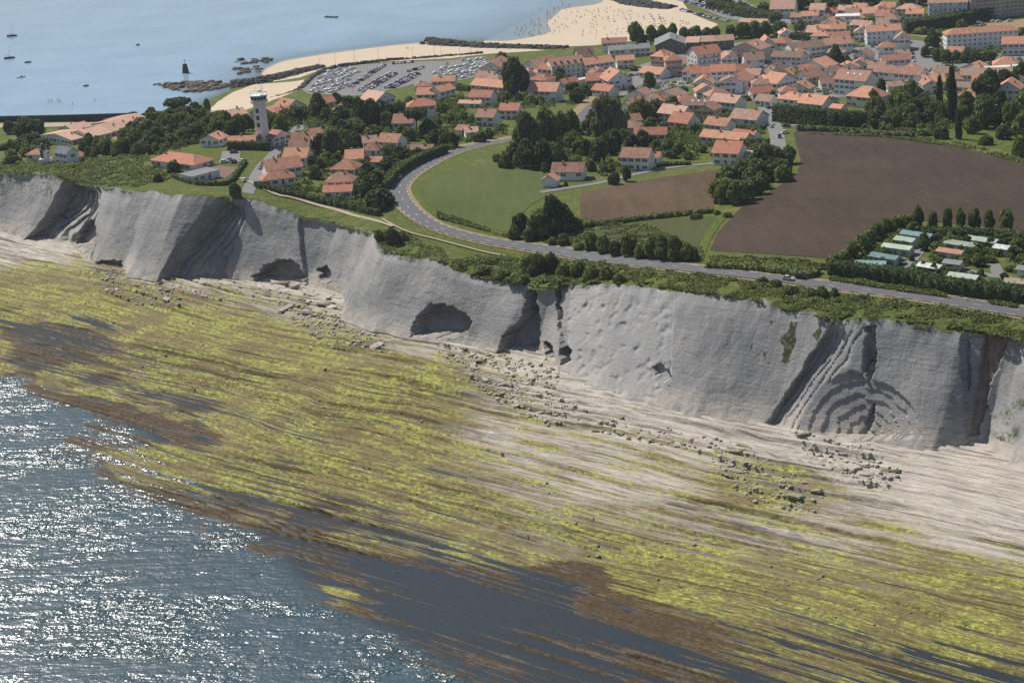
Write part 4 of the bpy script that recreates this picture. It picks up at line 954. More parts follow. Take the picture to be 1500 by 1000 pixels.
 ((1160,73),(1209,67.5),6,14,PP,3,'brown','white','long brown market roof, left half'),
 ((1211,66.5),(1249,63),6,14,PP,3,'rust','white','long red brown market roof, right half'),
 ((1211,78),(1236,78),8,8,FL,0,'grey','grey','grey flat roofed house in the shade below the market roofs'),
 ((1083,33),(1121,33),3.5,8,PP,1.8,'pink','white','low pink roofed pavilion behind the plane trees'),
 ((1456,133),(1495,130),7,12,G,4.2,'orange','white','large white gabled house at the right edge above the paddock'),
 ((1431,122),(1444,121),7,7,PP,2.2,'red','white','narrow tall white house with red roof behind the big tree'),
 ((1403,140),(1428,141),4,9,HP,2.8,'orange','white','orange hipped roof right of the tallest cypress'),
 ((1400,128),(1421,128),4,8,PP,2.2,'brown','white','brownish roof between the workshop and the orange hipped house'),
]
for row_ in TBL:
    kw = row_[9] if len(row_) > 9 else {}
    house(*row_[:9], **kw)

# smaller houses squeezed into the gaps of the town
def fill_houses(poly, n, seed, hs, phrase):
    r = random.Random(seed); todo = []; tries = 0; ok = []
    xs = [q[0] for q in poly]; ys = [q[1] for q in poly]
    while len(ok) < n and tries < 1500:
        tries += 1; x = r.uniform(min(xs), max(xs)); y = r.uniform(min(ys), max(ys))
        if not inpoly(np.array(x), np.array(y), poly): continue
        h = r.choice(hs); w = r.uniform(8, 13); d = r.uniform(8, 11); a = P(x, y, h); k = FPX/float(np.linalg.norm(a-np.array([0, 0, CH])))
        c = a[:2]+np.array([0, d/2])
        if any(np.linalg.norm(c-(q[1][:2]+np.array([0, q[3]/2]))) < (max(w, d)+min(max(q[2], q[3]), 22))*.5 for q in HOUSES): continue
        if any(np.linalg.norm(c-o[0]) < (w+o[1])*.62 for o in ok): continue
        if any(np.min(np.linalg.norm(np.array(L)-c, axis=1)) < 8.5 for L in LANES): continue
        ok.append((c, w, x, y, h, d, k))
    ok.sort(key=lambda o: o[2])
    for i, (c, w, x, y, h, d, k) in enumerate(ok):
        rf = r.choice(['orange','orange','red','rust','pink','brown']); t_ = r.choice('pgph'); wp = w*k/2
        tilt = r.uniform(-.09, .05)
        house((x-wp, y-wp*tilt), (x+wp, y+wp*tilt), h, d, t_, r.uniform(2.4, 3.6), rf, r.choice(['white','white','white','cream']), 'small '+rf.replace('rust', 'red brown')+' roofed house, '+ordw(i+1)+phrase, r.choice(['brown','red','green','blue']))
def ordw(n): return ['','first','second','third','fourth','fifth','sixth','seventh','eighth','ninth','tenth','eleventh','twelfth','thirteenth','fourteenth','fifteenth','sixteenth','seventeenth','eighteenth','nineteenth','twentieth','twenty-first','twenty-second','twenty-third','twenty-fourth','twenty-fifth','twenty-sixth','twenty-seventh','twenty-eighth','twenty-ninth','thirtieth'][n]
fill_houses([(930,112),(1000,84),(1090,80),(1200,76),(1270,72),(1285,100),(1280,126),(1210,132),(1120,128),(1040,124)], 20, 3, (4, 5, 6, 7), ' from the left of those squeezed in the town centre')
fill_houses([(1150,50),(1200,20),(1290,8),(1350,14),(1300,34),(1262,58),(1180,56)], 16, 4, (4, 5, 6), ' from the left of those scattered beyond the river')
fill_houses([(1345,112),(1400,100),(1500,96),(1500,118),(1440,130),(1380,126),(1340,130)], 8, 5, (4, 5), ' from the left of those around the long workshop')
fill_houses([(690,112),(760,104),(860,108),(890,104),(880,118),(830,126),(760,122),(700,118)], 7, 6, (4, 5), ' from the left of those between the halls and gardens')
fill_houses([(900,140),(990,134),(1060,142),(1100,152),(1040,164),(960,170),(930,164)], 7, 8, (3.5, 4.5), ' from the left of those above farm lane gardens')
# ------------------------------------------------------------------ vegetation
def mat_leaf(name, c0, c1, c2):
    k = Mat(name, .8, .25); v = k.coord()
    sh = k.attr('shade'); n = k.noise(v, .35, 3, .6); oi = k.node('ShaderNodeObjectInfo').outputs['Random']
    f = k.math('ADD', k.math('MULTIPLY', sh, .55), k.math('ADD', k.math('MULTIPLY', n, .3), k.math('MULTIPLY', oi, .22)))
    k.color(k.ramp(f, [(.2, c0), (.52, c1), (.9, c2)])); 
    cc = k.b.inputs['Base Color'].links[0].from_socket
    tr = k.node('ShaderNodeBsdfTranslucent'); k.t.links.new(k.mix(.5, cc, (.16,.20,.03)), tr.inputs[0])
    mx = k.node('ShaderNodeMixShader', i_0=.32); k.t.links.new(k.b.outputs[0], mx.inputs[1]); k.t.links.new(tr.outputs[0], mx.inputs[2]); k.t.links.new(mx.outputs[0], k.n['Material Output'].inputs['Surface'])
    return k.m
LM = dict(broad=mat_leaf('broad_leaves', (.066,.094,.026), (.135,.175,.048), (.24,.28,.088)), dark=mat_leaf('evergreen_leaves', (.028,.048,.023), (.062,.092,.040), (.12,.155,.062)),
          olive=mat_leaf('olive_leaves', (.075,.09,.038), (.13,.15,.066), (.21,.225,.11)), light=mat_leaf('light_leaves', (.075,.10,.022), (.14,.18,.042), (.24,.27,.085)),
          scrub=mat_leaf('scrub_leaves', (.075,.095,.026), (.145,.175,.048), (.26,.27,.09)), hedge=mat_leaf('hedge_leaves', (.036,.056,.021), (.078,.110,.038), (.145,.185,.062)))
M_BARK = plain('bark', (.09,.07,.05), .95, .1, .3, 3)
def quads(C, N, S, g, shade):
    """leaf clumps: centres, normals, sizes -> verts, faces, shade"""
    n = len(C); N = N/np.linalg.norm(N, axis=1, keepdims=True)
    up = g.normal(size=(n, 3)); A = np.cross(N, up); A /= np.linalg.norm(A, axis=1, keepdims=True)+1e-9; B = np.cross(N, A)
    a = A*S[:, None]; b = B*(S*g.uniform(.6, 1.1, n))[:, None]; bend = N*(S*g.uniform(-.25, .25, n))[:, None]
    V = np.stack([C-a-b*.6+bend, C+a*.7-b-bend*.5, C+a+b*.6+bend, C-a*.6+b-bend*.5], 1).reshape(-1, 3)
    return V, np.arange(4*n).reshape(-1, 4), np.repeat(shade, 4)
def sphere(c, r, nu=8, nv=6):
    th = np.linspace(0, 2*math.pi, nu, endpoint=False); ph = np.linspace(.12, math.pi-.12, nv)
    TH, PH = np.meshgrid(th, ph, indexing='ij')
    V = np.stack([np.cos(TH)*np.sin(PH), np.sin(TH)*np.sin(PH), np.cos(PH)], -1).reshape(-1, 3)*r+c
    F = [(i*nv+j, ((i+1) % nu)*nv+j, ((i+1) % nu)*nv+j+1, i*nv+j+1) for i in range(nu) for j in range(nv-1)]
    return V, np.array(F)
def crown(name, blobs, per, size, mat, seed):
    """blobs: list of (centre, radii); leaf clumps over each lobe with an even mid-tone filler core inside"""
    g = np.random.default_rng(seed); VV = []; FF = []; SS = []; o = 0
    for c, r in blobs:
        c = np.array(c); r = np.array(r); n = int(per*(r[0]*r[2])/.16)+12
        d = g.normal(size=(n, 3)); d[:, 2] = d[:, 2]*.9+.25; d /= np.linalg.norm(d, axis=1, keepdims=True)
        rad = g.uniform(.80, 1.10, n)**1.0; C = c + d*r*rad[:, None]
        N = d/r + g.normal(size=(n, 3))*.55/r.mean()
        sh = np.clip(g.uniform(.05, .85, n)+g.normal()*.10, 0, 1)
        V, F, s = quads(C, N, size*g.uniform(.6, 1.3, n), g, sh); VV.append(V); FF.append(F+o); SS.append(s); o += len(V)
        V, F = sphere(c, r*.80); VV.append(V); FF.append(F+o); SS.append(np.full(len(V), .45)); o += len(V)
    return npmesh(name, np.concatenate(VV), np.concatenate(FF), mat, False, dict(shade=np.concatenate(SS)))
def blobset(kind, seed):
    r = random.Random(seed); out = []
    if kind in ('broad', 'olive', 'light', 'dark'):
        for i in range(17):
            a = r.uniform(0, 2*math.pi); q = r.uniform(.15, .66); z = r.uniform(.20, .80); q *= 1-.6*max(0, z-.6)/.3
            s = r.uniform(.26, .46); out.append(((q*math.cos(a), q*math.sin(a), z), (s, s, s*.46)))
        out.append(((0, 0, .55), (.6, .6, .34))); out.append(((r.uniform(-.2, .2), r.uniform(-.2, .2), .86), (.34, .34, .15)))
    elif kind == 'bush':
        for i in range(9):
            a = r.uniform(0, 2*math.pi); q = r.uniform(.1, .62); z = r.uniform(.12, .62)*(1-.4*q); s = r.uniform(.30, .46)
            out.append(((q*math.cos(a), q*math.sin(a), z), (s, s, s*.72)))
        out.append(((0, 0, .45), (.6, .6, .48)))
    elif kind == 'column':
        for i in range(16):
            z = .10+.84*i/15; q = .55*math.sin(min(1, (1.02-z)*2.3)*math.pi/2); a = r.uniform(0, 6.28)
            out.append(((q*.35*math.cos(a), q*.35*math.sin(a), z), (q+.25, q+.25, .085)))
    elif kind == 'pine':
        for i in range(12):
            a = r.uniform(0, 6.28); q = r.uniform(.2, .68); s = r.uniform(.28, .40); out.append(((q*math.cos(a), q*math.sin(a), .78+r.uniform(-.04, .06)), (s, s, .13)))
        out.append(((0, 0, .84), (.6, .6, .13)))
    return out
CR = {}
for kind, n in (('broad', 5), ('olive', 2), ('light', 3), ('dark', 3)):
    CR[kind] = [crown('crown', blobset(kind, 100+i+len(kind)*7), 150, .115, LM[kind], 10+i) for i in range(n)]
CR['bush'] = [crown('crown', blobset('bush', 200+i), 130, .13, LM['broad'], 30+i) for i in range(4)]
CR['shrub'] = [crown('crown', blobset('bush', 220+i), 130, .14, LM['scrub'], 40+i) for i in range(4)]
CR['darkbush'] = [crown('crown', blobset('bush', 240+i), 130, .13, LM['hedge'], 50+i) for i in range(3)]
CR['column'] = [crown('crown', blobset('column', 260+i), 220, .14, LM['dark'], 60+i) for i in range(2)]
CR['pine'] = [crown('crown', blobset('pine', 280+i), 200, .10, LM['dark'], 70+i) for i in range(2)]
def trunk_mesh(h0, lean=.03, limbs=5, seed=1):
    r = random.Random(seed); mb = MB(); mb.cyl((0, 0, -.12), (lean, 0, h0*.6), .085, .06, 7); mb.cyl((lean, 0, h0*.6), (0, lean, h0+.1), .06, .035, 7)
    for i in range(limbs):
        a = 6.28*i/limbs+r.random(); q = r.uniform(.3, .55); mb.cyl((0, 0, h0*r.uniform(.55, .95)), (q*math.cos(a), q*math.sin(a), h0+r.uniform(.08, .22)), .034, .012, 5)
    return mb.mesh('trunk', [M_BARK])
TK = dict(tall=trunk_mesh(.42, seed=2), pine=trunk_mesh(.66, .05, 7, 3), low=trunk_mesh(.16, .02, 4, 4))
ONES = ['','first','second','third','fourth','fifth','sixth','seventh','eighth','ninth','tenth','eleventh','twelfth','thirteenth','fourteenth','fifteenth','sixteenth','seventeenth','eighteenth','nineteenth']
TENS = ['','','twenty','thirty','forty','fifty','sixty','seventy','eighty','ninety']; TENO = ['','','twentieth','thirtieth','fortieth','fiftieth','sixtieth','seventieth','eightieth','ninetieth']
def ordw(n):
    if n >= 100: return 'hundred and '+ordw(n-100) if n > 100 else 'hundredth'
    if n < 20: return ONES[n]
    return TENO[n//10] if n % 10 == 0 else TENS[n//10]+'-'+ONES[n % 10]
CNAME = dict(broad='broadleaf_tree', olive='olive_green_tree', light='light_green_tree', dark='dark_evergreen_tree', bush='bush', shrub='shrub', darkbush='dark_bush', column='cypress_tree', pine='umbrella_pine')
def plant(px, py, wpx, hpx, kind, label, group=None, pt=None):
    p = P(px, py) if pt is None else pt
    k = FPX/float(np.linalg.norm(p-np.array([0, 0, CH])))
    rg = random.Random(int(px*31+py*17)); rx = wpx/k/2; h = hpx/k*1.03
    low = kind in ('bush', 'shrub', 'darkbush')
    root = link(CNAME[kind], None); root.location = (p[0], p[1], p[2]-.15); root.scale = (rx*rg.uniform(.94, 1.06), rx*rg.uniform(.9, 1.05), h); root.rotation_euler = (0, 0, rg.uniform(0, 6.28))
    tag(root, label, 'bush' if low else 'tree', group)
    cr = link('crown', rg.choice(CR[kind]), (), root)
    tk = link('trunk', TK['pine' if kind == 'pine' else 'low' if low or kind == 'column' else 'tall'], (), root)
    s_ = min(1.0, 3.0/max(rx, 1)); tk.scale = (s_*1.2, s_*1.2, 1)
    return root
def row(items, phrase, group, kind=None):
    """items: (px, py, w, h, kind); numbered from the left in the label"""
    for i, it in enumerate(sorted(items, key=lambda q: q[0])):
        kd = it[4] if len(it) > 4 else kind
        plant(it[0], it[1], it[2], it[3], kd, phrase % ordw(i+1), group)
def scatter(poly, n, w, h, kinds, seed, mind=5):
    r = random.Random(seed); out = []; xs = [p[0] for p in poly]; ys = [p[1] for p in poly]; tries = 0
    while len(out) < n and tries < n*60:
        tries += 1; x = r.uniform(min(xs), max(xs)); y = r.uniform(min(ys), max(ys))
        if not inpoly(np.array(x), np.array(y), poly): continue
        if any(abs(x-o[0]) < mind and abs(y-o[1]) < mind*.45 for o in out): continue
        q = r.uniform(.75, 1.2); out.append((x, y, r.uniform(*w)*q, r.uniform(*h)*q, r.choice(kinds)))
    return out
row(scatter([(178,214),(186,200),(215,190),(238,180),(262,172),(300,172),(335,180),(345,192),(322,200),(286,206),(262,214),(225,222),(195,226)], 46, (22,34), (17,25), ['broad','broad','broad','dark','olive'], 1, 8), 'broadleaf tree, %s from the left in the grove left of the tower', 'grove left of the tower')
row([(345,202,26,26,'dark'),(352,196,24,28,'broad'),(364,192,22,24,'dark'),(330,185,24,22,'broad')], '%s tree from the left in the clump touching the tower', 'trees beside the tower')
plant(45, 208, 54, 34, 'dark', 'big dark evergreen spreading over the quay at the far left')
plant(14, 196, 26, 18, 'dark', 'smaller dark evergreen left of the big one by the quay')
plant(262, 172, 44, 28, 'pine', 'umbrella pine standing against the bay above the cove')
plant(222, 176, 24, 18, 'dark', 'dark bushy pine left of the umbrella pine at the water')
plant(304, 163, 10, 17, 'column', 'small dark cypress beside the cove beach')
plant(196, 178, 14, 14, 'pine', 'thin wind bent pine beside the farthest pink chalet')
row(scatter([(0,238),(20,226),(60,214),(76,214),(72,222),(40,236),(20,246)], 10, (16,24), (9,13), ['bush','shrub','darkbush'], 2, 8) + scatter([(0,212),(20,210),(70,208),(76,212),(30,222),(0,224)], 8, (18,28), (10,15), ['darkbush','bush'], 3, 8), '%s bush from the left between lighthouse and cliff edge', 'bushes round the lighthouse')
row(scatter([(112,226),(120,212),(150,206),(160,214),(160,228),(135,234)], 11, (18,28), (15,22), ['darkbush','bush','bush'], 4, 7), '%s bush from the left behind the lighthouse cottage', 'bushes behind the lighthouse cottage')
row([(172,228,26,22,'bush'),(184,226,24,24,'darkbush'),(190,216,20,16,'bush'),(202,228,22,20,'bush'),(215,226,20,17,'bush'),(228,222,18,14,'bush'),(255,252,26,17,'darkbush'),(232,266,18,13,'darkbush')], '%s bush from the left on the rough grass around the bungalow', 'bushes round the bungalow')
plant(345, 290, 25, 24, 'darkbush', 'dark round bush on the cliff edge at the head of the gully')
row([(400,192,30,26,'olive'),(412,196,28,28,'broad'),(393,180,22,18,'broad'),(420,182,28,22,'broad'),(436,182,28,24,'dark'),(428,172,24,16,'olive'),(446,176,24,20,'broad')], '%s tree from the left behind the tower street houses', 'trees behind tower street')
row([(468,176,38,38,'dark'),(480,180,26,22,'dark'),(494,156,24,20,'dark'),(506,158,20,16,'dark'),(500,186,36,30,'dark'),(516,182,34,40,'dark'),(530,190,36,46,'dark'),(546,188,34,42,'dark'),(558,184,26,36,'dark'),(568,190,26,26,'broad'),(522,200,40,26,'broad'),(548,206,30,22,'broad'),(505,204,34,28,'dark')], '%s dark pine from the left in the pine wood above the villas', 'pine wood')
row([(468,222,28,26,'dark'),(486,224,34,34,'dark'),(506,224,32,34,'broad'),(520,218,26,24,'dark')], '%s clipped dark tree from the left above the villa gardens', 'clipped dark trees')
row([(462,262,20,20,'broad'),(470,250,22,18,'dark'),(480,236,20,14,'broad'),(494,236,18,12,'light'),(460,246,22,18,'dark'),(540,262,30,24,'dark'),(550,276,36,26,'dark'),(530,250,26,18,'bush'),(534,288,28,22,'dark'),(552,306,44,30,'darkbush'),(565,300,30,24,'dark'),(570,252,36,22,'dark'),(588,236,32,22,'dark'),(572,232,26,20,'broad'),(612,232,26,16,'darkbush'),(600,206,26,20,'broad')], '%s garden tree from the left among the clifftop villas', 'villa garden trees')
plant(612, 200, 36, 42, 'pine', 'round topped pine in front of the tall white villa')
row([(590,198,22,16,'broad'),(628,200,30,24,'dark'),(636,212,26,22,'dark'),(648,205,24,16,'broad'),(655,215,26,20,'dark'),(664,216,24,22,'dark'),(640,186,20,14,'broad'),(660,180,24,14,'broad'),(648,166,20,14,'dark'),(676,178,26,14,'broad'),(704,208,26,16,'broad'),(716,203,22,15,'dark'),(690,184,18,12,'dark'),(583,168,26,18,'broad'),(570,172,24,20,'dark'),(600,152,16,12,'bush'),(672,160,20,9,'bush'),(664,152,20,9,'bush')], '%s tree from the left in the gardens between road and car park', 'gardens above the road')
plant(756, 145, 46, 60, 'dark', 'giant dark cypress towering over the red roofs beside the boat park')
plant(735, 92, 24, 16, 'bush', 'round green bush at the corner of the boat park')
row([(738,150,28,16,'bush'),(776,153,26,14,'bush'),(790,152,26,12,'bush'),(822,116,18,16,'dark'),(818,122,20,16,'broad'),(840,134,24,14,'broad'),(856,140,26,16,'dark'),(846,150,30,20,'dark'),(866,140,22,14,'broad'),(876,128,18,10,'bush'),(902,124,20,10,'bush'),(916,122,20,10,'bush'),(925,140,18,16,'olive'),(940,140,14,12,'bush')], '%s tree from the left in the gardens where the road enters town', 'gardens at the town entrance')
row([(774,220,46,56,'olive'),(800,212,40,52,'broad'),(822,205,30,40,'broad'),(838,196,26,34,'broad'),(752,240,30,30,'dark'),(772,245,40,40,'dark'),(795,246,40,40,'dark'),(818,248,32,36,'dark'),(740,246,24,22,'bush'),(728,236,20,12,'bush'),(835,222,28,26,'broad'),(848,226,24,20,'broad')], '%s tree from the left in the thicket beside the road bend', 'thicket beside the road bend')
plant(893, 200, 58, 58, 'olive', 'large pale willow like tree right of the road into town')
row([(868,196,30,34,'olive'),(915,190,26,26,'broad'),(860,232,26,28,'dark'),(878,238,34,34,'dark'),(897,226,36,36,'dark'),(912,214,28,24,'broad'),(925,222,28,26,'dark'),(942,216,24,26,'dark'),(865,250,20,16,'bush'),(884,252,18,12,'bush'),(896,252,14,12,'light'),(798,252,13,14,'light'),(900,270,24,20,'darkbush'),(918,266,16,24,'dark'),(829,273,9,8,'bush'),(962,222,22,18,'broad'),(978,224,22,20,'broad'),(995,226,24,18,'broad'),(1008,234,16,14,'light'),(986,232,22,14,'dark'),(1030,224,16,12,'light'),(955,212,20,14,'dark'),(940,180,40,34,'broad'),(962,176,36,30,'broad'),(985,168,24,26,'broad'),(1000,172,20,14,'dark'),(952,192,28,20,'broad'),(975,190,30,12,'darkbush'),(1000,190,30,14,'darkbush'),(1018,196,24,16,'darkbush'),(1040,205,16,10,'bush')], '%s tree from the left around the farmhouse gardens', 'farmhouse garden trees')
row([(754,350,22,20,'bush'),(762,340,26,28,'dark'),(792,346,44,40,'broad'),(812,342,46,56,'dark'),(832,340,32,36,'broad'),(776,352,26,18,'olive'),(845,336,26,18,'bush'),(862,332,24,10,'bush'),(810,358,20,12,'bush'),(826,358,24,16,'olive')], '%s tree from the left in the clump at the corner of the green field', 'clump at the green field')
row([(868,366,28,26,'bush'),(884,370,30,28,'bush'),(902,374,28,24,'darkbush'),(920,374,30,32,'broad'),(940,378,28,24,'bush'),(956,378,30,34,'broad'),(972,380,32,36,'broad'),(990,381,32,36,'broad'),(1006,382,26,26,'broad'),(1016,380,20,20,'bush'),(850,366,20,12,'bush')], '%s roadside tree from the left below the thin crop field', 'roadside trees below the small field')
row(scatter([(1046,296),(1052,278),(1082,268),(1105,248),(1130,236),(1150,232),(1168,238),(1160,256),(1130,276),(1095,296),(1066,304)], 26, (28,40), (22,32), ['broad','broad','dark','bush'], 5, 10), '%s tree from the left in the copse between the two brown fields', 'copse between the fields')
row([(1066,318,18,8,'bush'),(1020,320,26,8,'darkbush'),(1050,314,14,7,'bush')], '%s low bush from the left along the field boundary', 'field boundary bushes')
row(scatter([(1262,182),(1275,158),(1290,150),(1320,146),(1352,150),(1372,160),(1384,178),(1372,188),(1340,190),(1300,190),(1272,192)], 24, (24,36), (24,36), ['broad','broad','dark','olive'], 6, 9), '%s tree from the left in the wood behind the ploughed field', 'wood behind the ploughed field')
plant(1394, 180, 15, 76, 'column', 'tallest dark cypress rising over the wood behind the ploughed field')
plant(1376, 172, 11, 56, 'column', 'slimmer cypress just left of the tallest one')
plant(1291, 152, 16, 34, 'column', 'broad cypress at the left end of the wood near the terrace')
plant(1404, 204, 11, 40, 'column', 'young poplar alone on the paddock grass')
row([(1378,203,32,18,'darkbush'),(1444,212,28,14,'darkbush'),(1330,196,40,9,'darkbush'),(1355,198,36,10,'bush')], '%s bush from the left along the paddock edge', 'paddock edge bushes')
row([(1418,176,34,40,'broad'),(1440,188,40,46,'broad'),(1462,184,38,48,'dark'),(1448,156,50,50,'dark'),(1472,140,44,36,'dark'),(1494,128,36,34,'dark'),(1484,190,36,40,'broad'),(1500,200,40,36,'broad'),(1495,228,34,30,'bush'),(1425,196,28,24,'broad'),(1470,204,30,20,'dark'),(1510,176,44,46,'broad')], '%s tree from the left in the park beyond the paddock', 'park beyond the paddock')
row([(1345,334,21,32),(1367,337,17,27),(1387,338,18,32),(1407,336,20,30),(1427,336,22,31),(1448,338,19,31),(1475,342,26,34)], '%s tree from the left in the row along the back of the camp site', 'row of trees behind the camp site', 'broad')
row([(1222,392,26,20,'light'),(1236,386,28,20,'bush'),(1250,378,30,24,'bush'),(1262,368,32,26,'bush'),(1274,360,32,26,'bush'),(1286,350,30,24,'bush'),(1298,340,28,22,'bush'),(1312,336,28,20,'bush'),(1326,334,30,20,'bush'),(1338,338,26,14,'darkbush')], '%s bush from the left along the slanting camp site border', 'camp site border bushes')
row(scatter([(1340,350),(1400,346),(1500,352),(1500,420),(1440,404),(1390,396),(1350,366)], 44, (14,26), (9,17), ['bush','broad','broad','dark','light'], 7, 8) + [(1308,380,12,10,'darkbush'),(1335,382,12,11,'darkbush'),(1352,398,14,16,'dark'),(1368,402,12,18,'dark')], '%s tree from the left between the camp site cabins', 'trees between the camp cabins')
row([(932,64,28,30),(955,60,20,22),(970,60,20,22),(985,60,22,24),(1003,59,22,18),(1019,58,22,19),(1034,58,20,17),(1049,57,20,17),(1070,57,22,19),(1088,56,22,22),(1105,55,22,23),(1122,54,22,22),(1140,54,26,22),(1172,56,24,25)], '%s plane tree from the left in the row behind the main beach', 'plane trees behind the beach', 'broad')
row([(944,63,14,12,'dark'),(1052,58,12,8,'dark'),(952,128,20,22,'broad'),(946,134,16,12,'bush'),(992,141,24,14,'broad'),(1002,138,18,12,'bush'),(1225,104,28,36,'dark'),(1238,102,22,22,'broad'),(1216,108,20,12,'bush'),(1155,112,16,14,'light'),(1170,118,26,16,'broad'),(1132,153,14,20,'dark'),(1084,92,16,9,'bush'),(1062,90,18,6,'bush'),(1095,132,14,14,'dark'),(1076,134,16,16,'dark'),(1092,148,18,9,'bush'),(1200,126,24,8,'bush'),(1220,128,18,8,'light'),(1300,116,12,7,'light'),(928,104,18,8,'bush'),(902,76,22,8,'light'),(1040,66,12,5,'light')], '%s tree from the left scattered between the town houses', 'trees in the town')
row([(1366,72,26,28,'dark'),(1356,84,18,16,'dark'),(1372,90,20,18,'broad'),(1386,92,20,18,'broad'),(1400,92,20,17,'broad'),(1414,92,20,18,'light'),(1428,92,20,17,'dark'),(1442,90,20,15,'broad'),(1452,88,16,13,'broad'),(1408,44,22,15,'bush'),(1350,50,30,10,'bush'),(1375,52,30,9,'bush'),(1494,58,20,16,'broad'),(1432,44,26,7,'bush')], '%s tree from the left around the long apartment block', 'trees by the apartment block')
row([(1120,16,26,12,'broad'),(1108,22,22,9,'bush'),(1172,14,26,20,'dark'),(1180,6,30,16,'dark'),(1212,10,28,14,'dark'),(1238,6,24,14,'dark'),(1262,8,30,18,'dark'),(1280,6,26,14,'broad'),(1330,6,30,12,'broad'),(1350,8,24,14,'dark'),(1275,34,22,10,'broad'),(1295,33,24,9,'broad'),(1318,34,18,10,'broad'),(1364,26,18,9,'bush'),(1060,6,34,10,'broad'),(1085,10,22,7,'light'),(1030,3,20,6,'broad'),(1146,8,20,12,'broad')], '%s tree from the left on the far hillside at the top edge', 'trees on the far hillside')
row([(556,352,22,16,'shrub'),(574,356,36,24,'darkbush'),(590,352,18,14,'shrub'),(772,400,28,26,'bush'),(790,402,36,32,'darkbush'),(808,396,30,28,'darkbush'),(826,408,34,24,'bush'),(846,404,34,24,'bush'),(866,412,34,22,'shrub'),(888,410,30,20,'shrub'),(906,414,24,14,'shrub'),(820,418,40,14,'shrub'),(760,414,40,16,'shrub'),(735,408,36,14,'shrub'),(706,400,34,12,'shrub'),(955,405,12,8,'bush')], '%s clifftop bush from the left on the slope below the coast road', 'clifftop bushes mid cliff')
row([(1118,418,24,14,'shrub'),(1136,422,24,14,'shrub'),(1160,430,28,12,'shrub'),(1188,432,22,11,'shrub'),(1204,434,24,16,'bush'),(1222,434,16,14,'bush'),(1262,441,16,11,'bush'),(1102,424,22,9,'shrub'),(1150,432,24,10,'shrub')], '%s clifftop bush from the left near the two cars', 'clifftop bushes near the cars')
# --- clipped hedges
def hedge(px, wd, ht, label, mat='hedge', dens=7.0, size=.42, world=None):
    L = smooth_line(world if world is not None else L2(px), 4); g = np.random.default_rng(int(px[0][0]*7+px[0][1])); VV = []; FF = []; SS = []; o = 0
    cen = L[len(L)//2]; z00 = float(TZ(*cen))
    for a, b in zip(L[:-1], L[1:]):
        d = b-a; ln = np.linalg.norm(d)
        if ln < .05: continue
        u = d/ln; n = np.array([-u[1], u[0]]); k = max(6, int(ln*(wd+2*ht)*dens/2))
        f = g.uniform(0, 1, k); r_ = g.uniform(-1, 1, k)*(wd/2+ht); hh = ht*(.9+.2*vnoise(a[0]+f*3, a[1]+f*3, 5))
        top = np.abs(r_) < wd/2; off = np.where(top, r_, np.sign(r_)*wd/2); zz = np.where(top, hh, np.clip(wd/2+ht-np.abs(r_), 0, ht))
        bas = a[None]+d[None]*f[:, None]+n[None]*off[:, None]; gz = TZ(bas[:, 0], bas[:, 1])
        N = np.where(top[:, None], [[0, 0, 1.]], np.column_stack([n[0]*np.sign(off), n[1]*np.sign(off), np.full(k, .35)])) + g.normal(size=(k, 3))*.45
        C = np.column_stack([bas[:, 0]-cen[0], bas[:, 1]-cen[1], gz+zz-z00]) + g.normal(size=(k, 3))*.16
        V, F, s = quads(C, N, size*g.uniform(.6, 1.3, k), g, np.clip(g.uniform(0, .9, k), 0, 1)); VV.append(V); FF.append(F+o); SS.append(s); o += len(V)
        q = []
        for p in (a, b):
            for sx in (-1, 1):
                for zc in (-.5, ht*.93): w_ = p+n*sx*wd*.46; q.append((w_[0]-cen[0], w_[1]-cen[1], float(TZ(*p))+zc-z00))
        VV.append(np.array(q)); FF.append(np.array([(0, 4, 5, 1), (2, 3, 7, 6), (1, 5, 7, 3), (0, 1, 3, 2), (4, 6, 7, 5)])+o); SS.append(np.full(8, .45)); o += 8
    ob = link('hedge', npmesh('hedge', np.concatenate(VV), np.concatenate(FF), LM[mat], False, dict(shade=np.concatenate(SS))), (), None, (cen[0], cen[1], z00))
    tag(ob, label, 'hedge'); return ob
hedge([(1137,178),(1170,182),(1215,187),(1268,190)], 5, 8.5, 'tall dark conifer hedge along the top of the ploughed field', 'dark')
hedge([(376,274),(400,281),(430,288),(470,297),(510,305),(556,316)], 2.2, 2.6, 'long dark hedge fencing the villas from the clifftop path')
hedge([(334,220),(360,219),(394,220)], 3, 4, 'dark clipped hedge at the foot of the tower')
hedge([(252,259),(282,270),(318,272),(338,268),(350,252),(360,238)], 1.4, 1.8, 'dark hedge angling round the bungalow plot')
hedge([(566,278),(578,262),(600,246),(628,233),(652,224)], 3.4, 4, 'thick hedge on the left of the road bend')
hedge([(1216,400),(1260,406),(1320,414),(1370,424),(1420,432),(1500,442),(1580,456)], 4, 4.6, 'long dark hedge between coast road and camp site')
hedge([(1350,348),(1400,349),(1450,350),(1500,356),(1560,366)], 4, 3.5, 'dark hedge under the row of camp site trees')
hedge([(1070,181),(1120,182)], 3, 2.2, 'clipped green hedge in front of the patchy roofed house')
hedge([(1068,189),(1120,190)], 2.2, 2.0, 'second clipped hedge below the patchy roofed house')
hedge([(1018,170),(1045,169),(1066,167)], 2.6, 2.6, 'dark hedge in front of the long white house')
hedge([(1084,214),(1126,214)], 3, 3.2, 'dark hedge right of the big white villa')
hedge([(962,244),(985,243),(1012,242)], 1.6, 1.6, 'row of low trimmed shrubs along farm lane')
hedge([(150,200),(172,193),(196,188),(214,186)], 3, 3, 'dark hedge bordering the dry meadow below the pink chalets')
